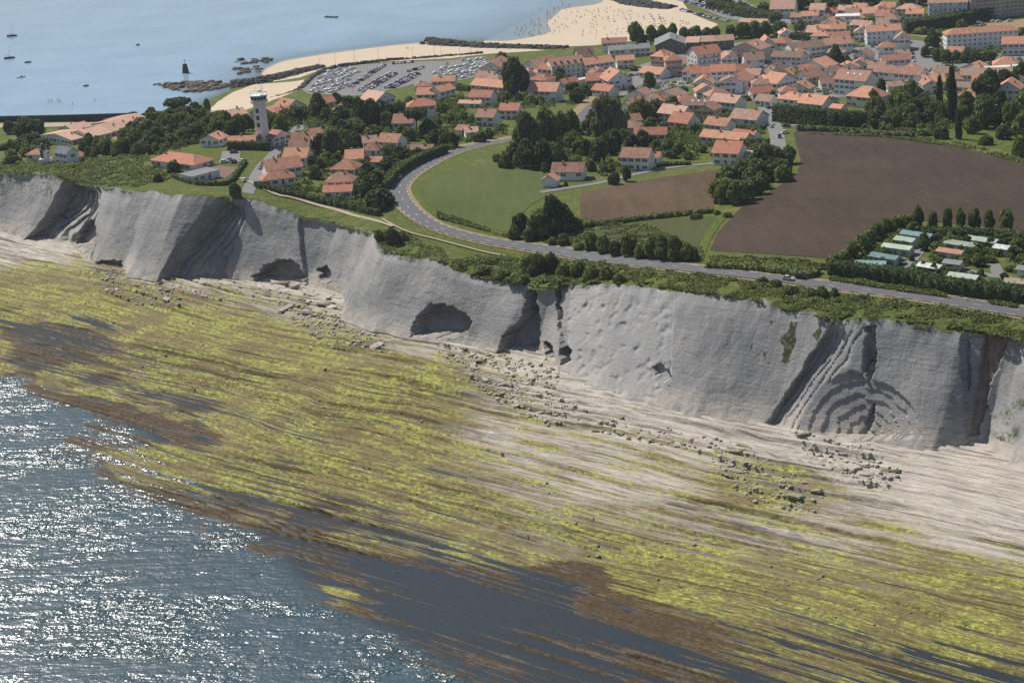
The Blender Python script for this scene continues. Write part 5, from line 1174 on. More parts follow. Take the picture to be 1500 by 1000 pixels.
hedge([(1322,48),(1360,42),(1400,36),(1450,26),(1500,16),(1580,2)], 9, 7, 'dark wooded embankment along the river below the far buildings', 'dark', 3, .8)
hedge([(1040,12),(1068,18),(1100,26),(1136,34)], 8, 6, 'dark wooded bank between shore parking and riverside street', 'dark', 3, .8)
hedge([(1040,389),(1080,391),(1120,394),(1150,398),(1195,404)], 7, 2.0, 'bramble hedge between the ploughed field and the coast road', 'scrub', 4, .55)
hedge([(848,327),(880,330),(940,322),(1000,316),(1046,311)], 2.0, 1.6, 'thin hedge between the dry brown field and the small green one', 'scrub', 5, .5)
hedge([(1168,192),(1230,194),(1290,200),(1340,202)], 3, 2.4, 'grey green flowering hedge along the ploughed field edge', 'olive', 5, .5)
hedge([(665,132),(690,134)], 4, 3, 'trimmed hedge beside the white house with blank gable')
hedge([(1150,56),(1200,63),(1245,70)], 4, 4, 'dark hedge behind the market roofs', 'dark')
# --- scrub and rough grass nobody could count
def scrub(name, polys, label_, mat, seed):
    g = np.random.default_rng(seed); C = []; S = []
    for poly, n, ht, sz in polys:
        W_ = [tuple(P(*p)[:2]) for p in poly]; A = np.array(W_); k = 0; got = []
        while sum(map(len, got)) < n and k < 40:
            q = g.uniform(A.min(0), A.max(0), size=(n, 2)); q = q[inpoly(q[:, 0], q[:, 1], W_)]; got.append(q); k += 1
        q = np.concatenate(got)[:n]; cl = fbm(q[:, 0]*.22, q[:, 1]*.22, seed, 3); q = q[cl > .40]; cl = cl[cl > .40]
        C.append(np.column_stack([q, TZ(q[:, 0], q[:, 1])+.35+(cl-.40)*ht*3*g.uniform(.3, 1, len(q))])); S.append(np.full(len(q), sz))
    C = np.concatenate(C); S = np.concatenate(S)*g.uniform(.6, 1.4, len(C)); N = g.normal(size=C.shape)*.6+np.array([0, 0, 1.0])
    V, F, s = quads(C, N, S, g, g.uniform(0, 1, len(C)))
    ob = link(name, npmesh(name, V, F, LM[mat], False, dict(shade=s))); tag(ob, label_, 'scrub', None, 'stuff'); return ob
scrub('clifftop_scrub', [([(-60,252),(0,240),(60,236),(150,232),(215,228),(232,244),(250,262),(200,276),(100,264),(0,256)], 16000, 1.5, .42), ([(640,384),(700,378),(770,376),(860,384),(930,392),(930,414),(840,420),(780,420),(720,412),(668,400)], 12000, 1.4, .40),
  ([(930,394),(1100,414),(1250,434),(1400,454),(1560,478),(1560,508),(1440,488),(1300,472),(1210,474),(1150,456),(1050,436),(930,418)], 30000, 1.1, .36), ([(545,340),(600,345),(650,366),(660,392),(600,376),(560,368)], 4000, .5, .3)], 'rough green scrub and brambles covering the clifftop', 'scrub', 91)
scrub('roadside_scrub', [([(1040,378),(1200,384),(1215,396),(1040,392)], 6000, 1.2, .4), ([(1215,404),(1320,420),(1500,448),(1500,454),(1320,428),(1215,412)], 5000, .7, .35), ([(850,325),(950,330),(1030,368),(1030,384),(860,366),(760,350)], 7000, .9, .4), ([(640,310),(750,346),(760,352),(640,320)], 2500, .7, .35),
  ([(1170,196),(1300,202),(1430,222),(1500,243),(1500,236),(1420,212),(1300,196)], 4000, .8, .4)], 'low scrub on the verges and field edges', 'scrub', 92)

# --- shrubbery filling the gardens, one mass nobody could count
def shrubbery(name, polys, label_, mat, seed):
    g = np.random.default_rng(seed); C = []; N = []; S = []
    HB = [(np.array(h[1][:2])+0, h[2], h[3], h[0].rotation_euler[2]) for h in HOUSES]; LN = [np.array(L) for L in LANES]
    for poly, nb, ht in polys:
        W_ = [tuple(P(*p)[:2]) for p in poly]; A = np.array(W_); q = g.uniform(A.min(0), A.max(0), size=(nb*6, 2)); q = q[inpoly(q[:, 0], q[:, 1], W_)][:nb]
        ok = np.ones(len(q), bool)
        for c, w, d, a in HB:
            e = q-c; u = e[:, 0]*math.cos(a)+e[:, 1]*math.sin(a); v = -e[:, 0]*math.sin(a)+e[:, 1]*math.cos(a); ok &= ~((np.abs(u) < w/2+1.2) & (v > -2.2) & (v < d+1.2))
        for L in LN:
            ok &= np.min(np.linalg.norm(q[:, None]-L[None, ::2], axis=2), axis=1) > 5.5
        for c in q[ok]:
            r_ = g.uniform(1.0, 2.4); h = ht*g.uniform(.4, 1.2); n = int(26*r_); d = g.normal(size=(n, 3)); d[:, 2] = np.abs(d[:, 2]); d /= np.linalg.norm(d, axis=1, keepdims=True)
            C.append(np.column_stack([c[0]+d[:, 0]*r_, c[1]+d[:, 1]*r_, np.full(n, float(TZ(*c)))+d[:, 2]*h])); N.append(d+g.normal(size=(n, 3))*.5); S.append(np.full(n, .42))
    C = np.concatenate(C); N = np.concatenate(N); S = np.concatenate(S)*g.uniform(.6, 1.3, len(C))
    V, F, s_ = quads(C, N, S, g, g.uniform(0, 1, len(C))); ob = link(name, npmesh(name, V, F, LM[mat], False, dict(shade=s_))); tag(ob, label_, 'shrubbery', None, 'stuff')
GARD = [([(385,275),(430,200),(470,160),(560,150),(600,150),(690,140),(730,150),(745,205),(700,212),(640,228),(590,250),(566,290),(560,310),(470,292)], 520, 3.2), ([(860,250),(850,215),(900,190),(930,150),(1000,150),(1060,165),(1110,168),(1120,225),(1040,232),(960,240),(900,262)], 380, 3.0),
  ([(740,245),(760,195),(840,180),(866,200),(870,250),(810,250)], 200, 3.5), ([(1262,192),(1275,150),(1340,142),(1400,160),(1500,170),(1500,190),(1400,188),(1340,196)], 320, 4), ([(180,226),(185,200),(240,180),(330,176),(345,200),(290,212),(230,228)], 220, 4),
  ([(700,140),(760,108),(880,112),(900,132),(860,150),(800,160),(730,160)], 150, 2.6), ([(1225,395),(1290,345),(1340,336),(1500,346),(1500,430),(1400,420),(1300,408)], 300, 2.6), ([(380,205),(400,170),(480,150),(540,150),(560,200),(480,215)], 200, 4)]
shrubbery('garden_shrubbery', GARD, 'dense shrubs filling the gardens between the houses', 'broad', 71)
shrubbery('shady_undergrowth', [(a, int(n*.5), h*1.1) for a, n, h in GARD], 'dark undergrowth below the trees and along garden walls', 'hedge', 72)
shrubbery('town_greenery', [([(900,130),(1000,80),(1150,60),(1330,60),(1345,125),(1230,140),(1060,140)], 260, 2.6), ([(1150,50),(1200,10),(1350,4),(1360,40),(1260,60)], 240, 3.5), ([(1350,100),(1380,60),(1500,50),(1500,120),(1400,150)], 220, 3)], 'bushes and small greenery in the gaps of the town', 'broad', 73)
# ------------------------------------------------------------------ tower and lighthouse
M_CONC = plain('white_concrete', (.68,.68,.67), .8, .3, .08, .5); M_DARKM = plain('dark_metal', (.03,.032,.035), .5, .5, .1); M_STEEL = plain('pale_steel', (.5,.5,.5), .4, .5, .1)
p = P(386, 213); tw = link('signal_tower', None, (), None, (p[0], p[1], p[2])); tw.rotation_euler = (0, 0, R(-28)); tw.scale = (1, 1, 1.1)
tag(tw, 'white semaphore tower with glazed lookout cabin and antennas on the clifftop', 'tower')
mb = MB(); mb.box((0, 0, 9.2), (5.0, 5.0, 20.4), 0, 0, .86); mb.build('shaft', M_CONC, tw)
mb = MB(); mb.lathe([(2.4, 18.9), (4.4, 19.6), (4.4, 20.6), (4.2, 20.6), (4.2, 20.1), (0, 20.1)], 16); mb.build('gallery', M_CONC, tw)
mb = MB(); mb.lathe([(3.7, 20.1), (3.8, 21.0)], 16); ca = mb.build('cabin', M_CONC, tw)
mb = MB(); mb.lathe([(3.75, 21.0), (4.15, 22.7)], 16); mb.build('cabin_window', M_GLASS, ca)
mb = MB()
for i in range(16):
    t = 2*math.pi*i/16; mb.cyl((3.8*math.cos(t), 3.8*math.sin(t), 21.0), (4.2*math.cos(t), 4.2*math.sin(t), 22.7), .09, .09, 5)
mb.build('mullion', M_CONC, ca)
mb = MB(); mb.lathe([(0, 23.1), (4.4, 23.1), (4.5, 22.7), (4.1, 22.7)][::-1], 16); mb.build('roof', M_CONC, tw)
mb = MB()
for i in range(16):
    t0_, t1_ = 2*math.pi*i/16, 2*math.pi*(i+1)/16; mb.cyl((4.2*math.cos(t0_), 4.2*math.sin(t0_), 23.1), (4.2*math.cos(t0_), 4.2*math.sin(t0_), 24.2), .06, .06, 5)
    mb.cyl((4.2*math.cos(t0_), 4.2*math.sin(t0_), 24.2), (4.2*math.cos(t1_), 4.2*math.sin(t1_), 24.2), .06, .06, 5)
mb.build('railing', M_STEEL, tw)
for x, y, h_ in ((1.5, 1, 5), (2.6, .6, 4.2), (-2.2, 1.5, 3.4), (3.0, -1, 3), (0, 2, 4)):
    mb = MB(); mb.cyl((x, y, 23.1), (x, y, 23.1+h_), .09, .05, 6); mb.build('antenna', M_STEEL, tw)
mb = MB(); mb.lathe([(0, 24.1), (.9, 24.5), (.9, 25.3), (0, 25.7)], 10, 0, (1.6, -1.2)); mb.build('radar', M_CONC, tw)
for zc in (4.6, 9.6, 12.8, 16.0):
    y_ = -(2.5-.35*zc/20.4)-.05; mb = MB(); mb.box((-.1, y_, zc), (1.7, .12, 2.0), 0); mb.box((-.1, y_-.03, zc), (1.4, .1, 1.7), 1); mb.box((-.1, y_-.06, zc), (.1, .08, 1.7), 0); mb.build('window', [M_TRIM['grey'], M_GLASS], tw)
mb = MB(); mb.box((.2, -2.5, .9), (1.1, .15, 2.1)); mb.build('door', M_TRIM['blue'], tw)
p = P(66, 241); lh = link('lighthouse', None, (), None, (p[0], p[1], p[2])); tag(lh, 'small square white lighthouse with black lantern and black front stripe', 'lighthouse')
mb = MB(); mb.box((0, 0, 3.4), (3.0, 3.0, 8.4), 0, 0, .9); mb.build('shaft', M_CONC, lh)
mb = MB(); mb.box((-.6, -1.47, 3.4), (1.3, .12, 8.2)); mb.build('stripe', M_DARKM, lh)
mb = MB(); mb.box((0, 0, 7.7), (3.5, 3.5, .25)); mb.build('gallery', M_DARKM, lh)
mb = MB(); mb.lathe([(1.1, 7.8), (1.1, 9.6), (1.3, 9.7), (.7, 10.5), (.1, 10.9), (.1, 11.6)], 10); mb.build('lantern', M_DARKM, lh)
mb = MB(); mb.box((1.0, -1.6, 1.2), (6, 4, 4.4)); mb.build('base_block', M_CONC, lh)

# ------------------------------------------------------------------ camp cabins
for i, (A, B, rf, wl, txt) in enumerate([((1254,387),(1295,388),'teal','cream','teal roofed cabin nearest the slanting border, partly behind the front hedge'),((1276,374),(1309,381),'teal','cream','teal roofed cabin second along the slanting border'),
  ((1293,361),(1331,366),'green','cream','grey green roofed cabin third along the slanting border'),((1311,350.5),(1335,354.5),'green','white','pale green roofed cabin fourth along the slanting border'),((1323,341),(1357,349),'teal','white','teal roofed cabin farthest up under the row of trees'),
  ((1386,355),(1424,362.5),'green','white','pale cabin with white gable end in the middle of the camp'),((1419,349),(1454,357),'green','white','pale cabin right of the middle one, under the tree row'),((1382,385),(1405,387.5),'grey','cream','grey roofed cabin at the centre of the camp'),
  ((1345,389),(1373,394),'white','white','white roofed cabin behind the front hedge'),((1389,404),(1428,409),'green','cream','cream cabin with grey green roof closest to the coast road'),((1472,413),(1506,416),'beige','cream','cream cabin with pale roof at the right edge of the camp'),
  ((1374,367),(1405,373),'rust','cream','cabin with brown pink roof among trees'),((1490,394),(1514,397),'grey','white','small grey roofed cabin cut by the right edge'),((1458,362),(1472,366),'white','white','small white cabin behind trees at the upper right of the camp')]):
    house(A, B, 2.5, 4.2, 'p', .7, rf, wl, txt, 'grey', 'mobile_home', 'cabin', ('nochim',))

# ------------------------------------------------------------------ cars
CARC = dict(white=(.75,.75,.74), silver=(.42,.43,.45), black=(.015,.016,.018), grey=(.12,.125,.13), blue=(.04,.08,.2), red=(.32,.03,.03), beige=(.45,.40,.32))
M_CAR = {n: Mat(n+'_car_paint', .28, .5).color(c).m for n, c in CARC.items()}; M_TYRE = plain('tyre_rubber', (.02,.02,.02), .9, .2, .1)
def car_parts(col_, suv=0):
    h = .12*suv; mb = MB()
    def loft(sec, mi):
        o = len(mb.v); n = len(sec[0])
        for s_ in sec: mb.v += s_
        for a_ in range(len(sec)-1):
            for i in range(n): j = (i+1) % n; mb.f.append((o+a_*n+i, o+a_*n+j, o+a_*n+n+j, o+a_*n+n+i)); mb.m.append(mi)
        mb.f.append(tuple(o+i for i in range(n))[::-1]); mb.m.append(mi); mb.f.append(tuple(o+(len(sec)-1)*n+i for i in range(n))); mb.m.append(mi)
    def ring(x, w, z0, z1): return [(x, -w, z0), (x, -w*1.0, (z0+z1)/2), (x, -w*.92, z1), (x, w*.92, z1), (x, w, (z0+z1)/2), (x, w, z0)]
    loft([ring(-2.1, .74, .35, .72), ring(-1.95, .86, .26, .92+h), ring(-1.2, .9, .24, .98+h), ring(.7, .9, .24, .98+h), ring(1.75, .85, .26, .82+h), ring(2.1, .70, .34, .62+h)], 0)
    b = mb; mb = MB()
    loft([ring(-1.75+.0, .74, .95+h, .98+h), ring(-1.25, .72, .95+h, 1.42+h*1.6), ring(.1, .72, .95+h, 1.45+h*1.6), ring(.95, .76, .95+h, .99+h)], 1)
    wn = mb; mb = MB(); mb.box((-.55, 0, 1.46+h*1.6), (1.5, 1.22, .07), 0); rf = mb
    return b, wn, rf
mb = MB(); mb.cyl((0, -.11, 0), (0, .11, 0), .32, .32, 12); WHEEL = mb.mesh('wheel', [M_TYRE])
_carm = {}
def far_car(c):
    if c not in _carm:
        b, wn, rf = car_parts(c); m_ = MB()
        for q, mi in ((b, 0), (wn, 1), (rf, 0)): o = len(m_.v); m_.v += q.v; m_.f += [tuple(i+o for i in f) for f in q.f]; m_.m += [mi]*len(q.f)
        for x in (-1.3, 1.3):
            for y in (-.82, .82): m_.box((x, y, .28), (.6, .2, .56), 2)
        _carm[c] = m_.mesh('car', [M_CAR[c], M_GLASS, M_TYRE])
    return _carm[c]
def car_at(p, yaw, c, label, group=None, detail=False, suv=0):
    z = float(TZ(p[0], p[1]))+.30
    if not detail:
        o = link('car', far_car(c), (), None, (p[0], p[1], z)); o.rotation_euler = (0, 0, yaw); o.scale = (1.02, 1.0, 1.0+.1*suv)
    else:
        o = link('car', None, (), None, (p[0], p[1], z)); o.rotation_euler = (0, 0, yaw); b, wn, rf = car_parts(c, suv)
        bo = b.build('body', M_CAR[c], o); wn.build('window', M_GLASS, bo); rf.build('roof_panel', M_CAR[c], bo)
        for x in (-1.3, 1.3):
            for y in (-.8, .8): link('wheel', WHEEL, (), o, (x, y, .32))
        for y in (-.6, .6):
            l_ = MB(); l_.box((2.05, y, .6), (.1, .3, .14)); l_.build('headlight', M_STEEL, bo)
    tag(o, label, 'car', group); return o
def road_dir(px, py):
    q = P(px, py)[:2]; i = int(np.argmin([np.linalg.norm(r_-q) for r_ in RL])); i = min(max(i, 1), len(RL)-2); d = RL[i+1]-RL[i-1]; return math.atan2(d[1], d[0])
car_at(P(1155,411), road_dir(1155,411)+math.pi, 'silver', 'silver car following the black one on the coast road', detail=True)
car_at(P(1174,409), road_dir(1174,409)+math.pi, 'black', 'black car on the coast road above the clifftop bushes', detail=True, suv=1.5)
car_at(P(586,261), road_dir(586,261)+.2, 'white', 'white car parked at the outside of the road bend', detail=True)
car_at(P(1321,386), 1.9, 'white', 'white car parked between the camp cabins', detail=True, suv=1)
for x, y, yaw, c, t_ in [(329,239,.3,'white','white car nearest the grass on the pad below the tower'),(337,236,.3,'silver','silver car second on the pad below the tower'),(343,225,.1,'grey','grey van at the back of the pad below the tower'),(343,239,1.3,'black','black car on the pad below the tower'),(355,238,1.3,'white','white car at the right of the pad below the tower'),
  (384,248,.9,'silver','silver car halfway down tower street'),(359,266,1.1,'white','white car at the cliff end of tower street'),(413,207,.7,'white','white van near the top of tower street'),(397,219,.9,'grey','grey car on tower street beside the small red roof'),
  (1126,160,1.8,'black','black car at the top of the side street'),(1136,174,1.7,'white','white car halfway down the side street'),(1130,188,1.7,'silver','silver car at the side street junction'),(1152,187,.2,'black','long dark car on the spur beside the ploughed field'),(1150,196,.5,'white','white car beside the green bin on the spur'),
  (973,230,.2,'red','red and white car beside the farmhouse annex'),(932,132,.4,'white','white car on the road entering the town'),(998,124,.3,'white','white car on the grass by the crossroads'),(1004,114,.5,'black','dark car at the crossroads'),(1009,109,.4,'silver','silver car parked below the balconied block'),
  (935,111,.4,'silver','silver van beside the low shop'),(925,112,.5,'black','dark car left of the low shop'),(897,110,.6,'silver','silver car in front of the skylit hall'),(1110,90,.4,'white','first white car in the small village car park'),(1120,92,.4,'grey','grey car in the small village car park'),(1122,88,.4,'white','second white car in the small village car park'),
  (1337,80,1.5,'grey','grey car topmost of the line parked beside the town street'),(1338,86,1.5,'white','white car second in the line beside the town street'),(1339,91,1.5,'white','white car third in the line beside the town street'),(1335,76,1.5,'black','black car at the upper end of the town street line'),
  (1341,50,.2,'white','white car by the wall at the top of the town street'),(1434,35,.2,'white','first white car behind the long apartment block'),(1440,38,.2,'silver','silver car behind the long apartment block'),(1455,33,.2,'white','second white car behind the long apartment block'),(1463,33,.2,'white','third white car behind the long apartment block'),
  (1470,29,.2,'blue','blue car behind the long apartment block'),(1479,32,.2,'white','white car at the right end behind the apartment block'),(1448,95,.2,'white','white car beside the narrow flat white roof'),(1328,30,.1,'white','white car on the far riverside road'),(1335,31,.1,'silver','silver car on the far riverside road'),(1310,33,.1,'white','white car below the far hillside row')]:
    car_at(P(x, y), yaw, c, t_)
ccol = ['white','white','silver','silver','grey','black','blue','red','white','beige']
def car_row(a, b, n, phrase, group, seed, skip=.12, turn=math.pi/2):
    r = random.Random(seed); A = P(*a); B = P(*b); d = B-A; yaw = math.atan2(d[1], d[0])+turn; k = 0
    for i in range(n):
        if r.random() < skip: continue
        k += 1; q = A+d*i/(n-1); c = r.choice(ccol); car_at(q, yaw+r.choice((0, math.pi))+r.uniform(-.05, .05), c, c+' car, '+ordw(k)+phrase, group)
car_row((514,128),(562,97), 30, ' from the near end of the leftmost row in the car park', 'car park cars', 1)
car_row((528,134),(574,107), 28, ' from the near end of the second row in the car park', 'car park cars', 2)
car_row((534,135),(580,108), 28, ' from the near end of the third row in the car park', 'car park cars', 3, .2)
car_row((567,130),(606,110), 22, ' from the near end of the fourth row in the car park', 'car park cars', 4)
car_row((574,130),(612,110), 22, ' from the near end of the fifth row in the car park', 'car park cars', 5, .35)
car_row((560,96),(604,92), 9, ' from the left along the sea wall of the car park', 'car park cars', 6, .2)
car_row((600,106),(618,100), 6, ' from the left in the short middle row of the car park', 'car park cars', 7, .1)
car_row((1006,4),(1074,24), 26, ' from the left in the upper row of the shore parking', 'shore parking cars', 8, .15)
car_row((999,16),(1066,32), 24, ' from the left in the lower row of the shore parking', 'shore parking cars', 9, .2)
car_row((1084,4),(1134,27), 16, ' from the top along the riverside street', 'riverside street cars', 10, .25, 0)
car_row((1010,-1),(1080,19), 22, ' from the left in the rear row of the shore parking', 'shore parking cars', 12, .25)
# green bin
p = P(1142, 203); bn = link('recycling_bin', None, (), None, tuple(p)); tag(bn, 'turquoise green recycling bin beside the side street', 'bin')
mb = MB(); mb.box((0, 0, .9), (1.7, 1.4, 1.8), 0, 0, .9); mb.build('body', plain('turquoise_plastic', (.02,.25,.2), .5), bn); mb = MB(); mb.lathe([(.95, 1.8), (.7, 2.15), (0, 2.25)], 10); mb.build('lid', M_DARKM, bn)

# ------------------------------------------------------------------ boats
M_HULL = plain('white_hull', (.55,.55,.54), .5, .4, .15); M_HULLD = plain('navy_hull', (.02,.03,.06), .4, .4, .1); M_COVER = plain('blue_cover', (.05,.12,.3), .8); M_REDH = plain('red_hull', (.3,.04,.03), .5)
def hull(mb, L_, W_, H_, mi=0):
    xs = [-.5, -.3, 0, .25, .42, .5]; ws = [.8, .95, 1, .8, .4, .03]; o = len(mb.v)
    for x, w in zip(xs, ws):
        mb.v += [(x*L_, -w*W_/2, H_), (x*L_, -w*W_*.32, H_*.2), (x*L_, 0, 0), (x*L_, w*W_*.32, H_*.2), (x*L_, w*W_/2, H_)]
    for a_ in range(5):
        for i in range(4): mb.f.append((o+a_*5+i, o+a_*5+i+1, o+a_*5+5+i+1, o+a_*5+5+i)); mb.m.append(mi)
        mb.f.append((o+a_*5+4, o+a_*5, o+a_*5+5, o+a_*5+9)); mb.m.append(mi)
    mb.f.append((o, o+1, o+2, o+3, o+4)); mb.m.append(mi)
BT = []
for kind in range(4):
    mb = MB(); hull(mb, 4.8+.6*kind, 1.9, .85)
    if kind == 0: mb.cyl((.4, 0, .8), (.4, 0, 7), .06, .04, 5, 2); mb.box((-.8, 0, .95), (2.6, 1.3, .25), 1, 0, .7)
    elif kind == 1: mb.box((.2, 0, 1.2), (1.6, 1.3, .8), 0, 0, .8); mb.box((.2, 0, 1.3), (1.64, 1.0, .35), 3, 0, .8)
    elif kind == 2: mb.box((-.3, 0, .98), (3.6, 1.6, .35), 1, 0, .6)
    else: mb.box((-.4, 0, 1.0), (3.2, 1.5, .3), 0, 0, .7); mb.cyl((.6, 0, .8), (.6, 0, 8), .06, .04, 5, 2)
    BT.append(mb.mesh('boat', [M_HULL, M_COVER if kind != 2 else M_HULL, M_STEEL, M_GLASS]))
def boat_park(poly, n, phrase, group, seed, mind):
    pts_ = sorted(scatter(poly, n, (1,1), (1,1), [0], seed, mind))
    r = random.Random(seed)
    for i, q in enumerate(pts_):
        p = P(q[0], q[1]); o = link('boat', r.choice(BT), (), None, (p[0], p[1], p[2]+.45)); o.rotation_euler = (0, 0, .9+r.uniform(-.35, .35)+r.choice((0, math.pi))); tag(o, ordw(i+1)+phrase, 'boat', group)
boat_park([(630,112),(660,90),(706,85),(722,96),(700,110),(672,116),(640,122)], 50, ' boat from the left laid up in the boat park by the halls', 'boat park by the halls', 11, 5)
boat_park([(452,136),(470,112),(486,103),(512,98),(524,106),(508,128),(496,138)], 46, ' dinghy from the left in the boat yard beside the cove', 'boat yard by the cove', 12, 5)
def yacht(px, py, L_, mast, label):
    p = U(px, py, 0); o = link('sailing_boat', None, (), None, (p[0], p[1], -.35)); o.rotation_euler = (0, 0, .15); tag(o, label, 'boat')
    mb = MB(); hull(mb, L_, L_*.3, 1.5); mb.build('hull', M_HULLD, o)
    mb = MB(); mb.box((0, 0, 1.75), (L_*.45, L_*.2, .6), 0, 0, .75); mb.build('cabin', M_HULL, o)
    mb = MB(); mb.cyl((L_*.05, 0, 1.4), (L_*.05, 0, mast), .13, .08, 6); mb.build('mast', M_STEEL, o)
    mb = MB(); mb.cyl((L_*.05, 0, 2.6), (-L_*.4, 0, 2.5), .16, .12, 6); mb.build('boom', M_COVER, o)
yacht(17.5, 53.5, 8, 12, 'dark hulled sailing boat moored highest in the bay at the far left')
yacht(14, 86, 8, 10, 'dark hulled sailing boat moored below the other one at the far left')
def launch(px, py, L_, mats_, label):
    p = U(px, py, 0); o = link('motor_boat', None, (), None, (p[0], p[1], -.2)); o.rotation_euler = (0, 0, .2); tag(o, label, 'boat')
    mb = MB(); hull(mb, L_, L_*.36, 1.0); mb.build('hull', mats_, o); mb = MB(); mb.box((.2, 0, 1.3), (L_*.3, L_*.22, .8), 0, 0, .8); mb.build('cabin', M_HULL, o)
for x, y, L_, m_, t_ in [(41,92,5,M_HULLD,'small dark motor boat right of the lower sailing boat'),(31,113.5,6,M_HULL,'white open boat below the moored sailing boats'),(126,126.5,4,M_REDH,'small red boat in the middle of the bay'),(479,25.5,4,M_HULLD,'leftmost of three tiny dark boats off the main beach'),(485,25.8,4,M_HULLD,'middle of three tiny dark boats off the main beach'),(492,26,4,M_HULLD,'rightmost of three tiny dark boats off the main beach'),(202,66.5,3,M_HULLD,'lone dark dinghy far out in the bay')]:
    launch(x, y, L_, m_, t_)
p = U(272, 107, 0); bc = link('beacon', None, (), None, (p[0], p[1], 0)); tag(bc, 'dark conical stone beacon standing in the bay off the reef', 'beacon')
mb = MB(); mb.lathe([(2.6, -2), (2.3, 1), (1.5, 6.0), (1.4, 6.2), (0, 6.3)], 12); mb.build('cone', plain('dark_stone', (.045,.045,.05), .9), bc)
mb = MB(); mb.cyl((0, 0, 6.2), (0, 0, 8.6), .12, .1, 6); mb.box((0, 0, 8.7), (.8, .8, .8)); mb.build('topmark', M_DARKM, bc)

# ------------------------------------------------------------------ people
def body_mesh(name, pose, mat):
    J = dict(pel=(0, 0, .92, .13), ch=(0, 0, 1.30, .15), nk=(0, 0, 1.47, .06), hd=(0, .01, 1.60, .095), tp=(0, 0, 1.72, .07))
    E_ = [('pel', 'ch'), ('ch', 'nk'), ('nk', 'hd'), ('hd', 'tp')]
    for s_, n in ((-1, 'l'), (1, 'r')):
        k = .18 if pose == 1 else .06
        J['hip'+n] = (s_*.10, 0, .86, .09); J['kn'+n] = (s_*.11, -s_*k, .48, .06); J['an'+n] = (s_*.11, -s_*k*1.6+.05, .07, .04); J['to'+n] = (s_*.12, -s_*k*1.6-.12, .03, .035)
        J['sh'+n] = (s_*.20, 0, 1.40, .06); J['el'+n] = (s_*.27, s_*k*.8, 1.12, .045); J['wr'+n] = (s_*.27, s_*k-.12, .88, .033); J['fg'+n] = (s_*.27, s_*k-.15, .74, .03)
        E_ += [('pel', 'hip'+n), ('hip'+n, 'kn'+n), ('kn'+n, 'an'+n), ('an'+n, 'to'+n), ('ch', 'sh'+n), ('sh'+n, 'el'+n), ('el'+n, 'wr'+n), ('wr'+n, 'fg'+n)]
    ks = list(J); me = bpy.data.meshes.new(name); me.from_pydata([J[k][:3] for k in ks], [(ks.index(a), ks.index(b)) for a, b in E_], [])
    ob = bpy.data.objects.new(name, me); col.objects.link(ob); md = ob.modifiers.new('skin', 'SKIN'); md.use_smooth_shade = True
    if not me.skin_vertices: 
        bpy.context.view_layer.objects.active = ob; ob.select_set(True)
    sv = me.skin_vertices[0].data if me.skin_vertices else None
    if sv:
        for k, v in zip(ks, sv): v.radius = (J[k][3], J[k][3])
        sv[0].use_root = True
    dg = bpy.context.evaluated_depsgraph_get(); out = bpy.data.meshes.new_from_object(ob.evaluated_get(dg)); out.name = name
    bpy.data.objects.remove(ob); out.materials.clear(); out.materials.append(mat); return out
M_SKIN = plain('skin', (.38,.22,.14), .7, .3, .1); M_TAN = plain('tanned_skin', (.20,.11,.07), .7, .3, .1)
BODY = [body_mesh('person', 0, M_SKIN), body_mesh('person', 1, M_TAN)]
mb = MB(); mb.lathe([(.17, 0), (.16, .12), (.15, .26)], 8); SWIM = {n: mb.mesh('swimwear', [plain(n+'_swimwear', c, .8)]) for n, c in dict(black=(.02,.02,.02), red=(.35,.03,.03), blue=(.03,.08,.3), white=(.6,.6,.58)).items()}
def person(p, label, group, r, sink=0.0):
    o = link('person', r.choice(BODY), (), None, (p[0], p[1], p[2]-sink)); o.rotation_euler = (0, 0, r.uniform(0, 6.28)); tag(o, label, 'person', group)
    link('swimwear', SWIM[r.choice(list(SWIM))], (), o, (0, 0, .80))
r = random.Random(5)
wade = scatter([(742,52),(775,30),(800,8),(822,2),(840,10),(815,32),(842,44),(812,52),(780,56)], 75, (1,1), (1,1), [0], 21, 3)
for q in wade:
    p = P(q[0], q[1]); p[2] = max(p[2], -.5); person(p, 'bather wading in the shallow water off the main beach', 'bathers in the shallows', r)
sandp = scatter([(830,18),(900,12),(950,20),(1005,32),(1020,42),(960,50),(900,54),(850,58),(850,44),(822,28)], 90, (1,1), (1,1), [0], 22, 3)
for q in sandp: person(P(q[0], q[1]), 'beachgoer standing on the dry sand of the main beach', 'beachgoers on the sand', r)
for i, q in enumerate([(596,72),(598,72.5),(325,146),(323,146.5),(388,138),(286,155),(290,155),(301,150)]): person(P(*q), ordw(i+1)+' stroller counted from the car park beach to the cove', 'strollers on the small beaches', r)
for i, (x, y) in enumerate([(71,149),(76,149.5),(85,149),(88,149.5),(106,153.5),(139,148)]):
    p = U(x, y, .1); bd = MB(); hull(bd, 3.4, .8, .18); bo = bd.build('paddle_board', M_HULL, loc=(p[0], p[1], -.05)); tag(bo, ordw(i+1)+' paddle board from the left on the bay below the moored boats', 'paddle board', 'paddle boards'); person(np.array([p[0], p[1], .12]), ordw(i+1)+' paddler from the left standing on a board in the bay', 'paddlers', r)
PAR = []
for c in ((.5,.06,.05), (.06,.12,.4), (.65,.6,.5), (.5,.35,.05)):
    mb = MB(); mb.lathe([(1.1, 1.75), (.6, 2.05), (0, 2.2)], 10, 0); mb.cyl((0, 0, 0), (0, 0, 2.3), .03, .03, 5, 1); PAR.append(mb.mesh('parasol', [plain('parasol_cloth', c, .8), M_STEEL]))
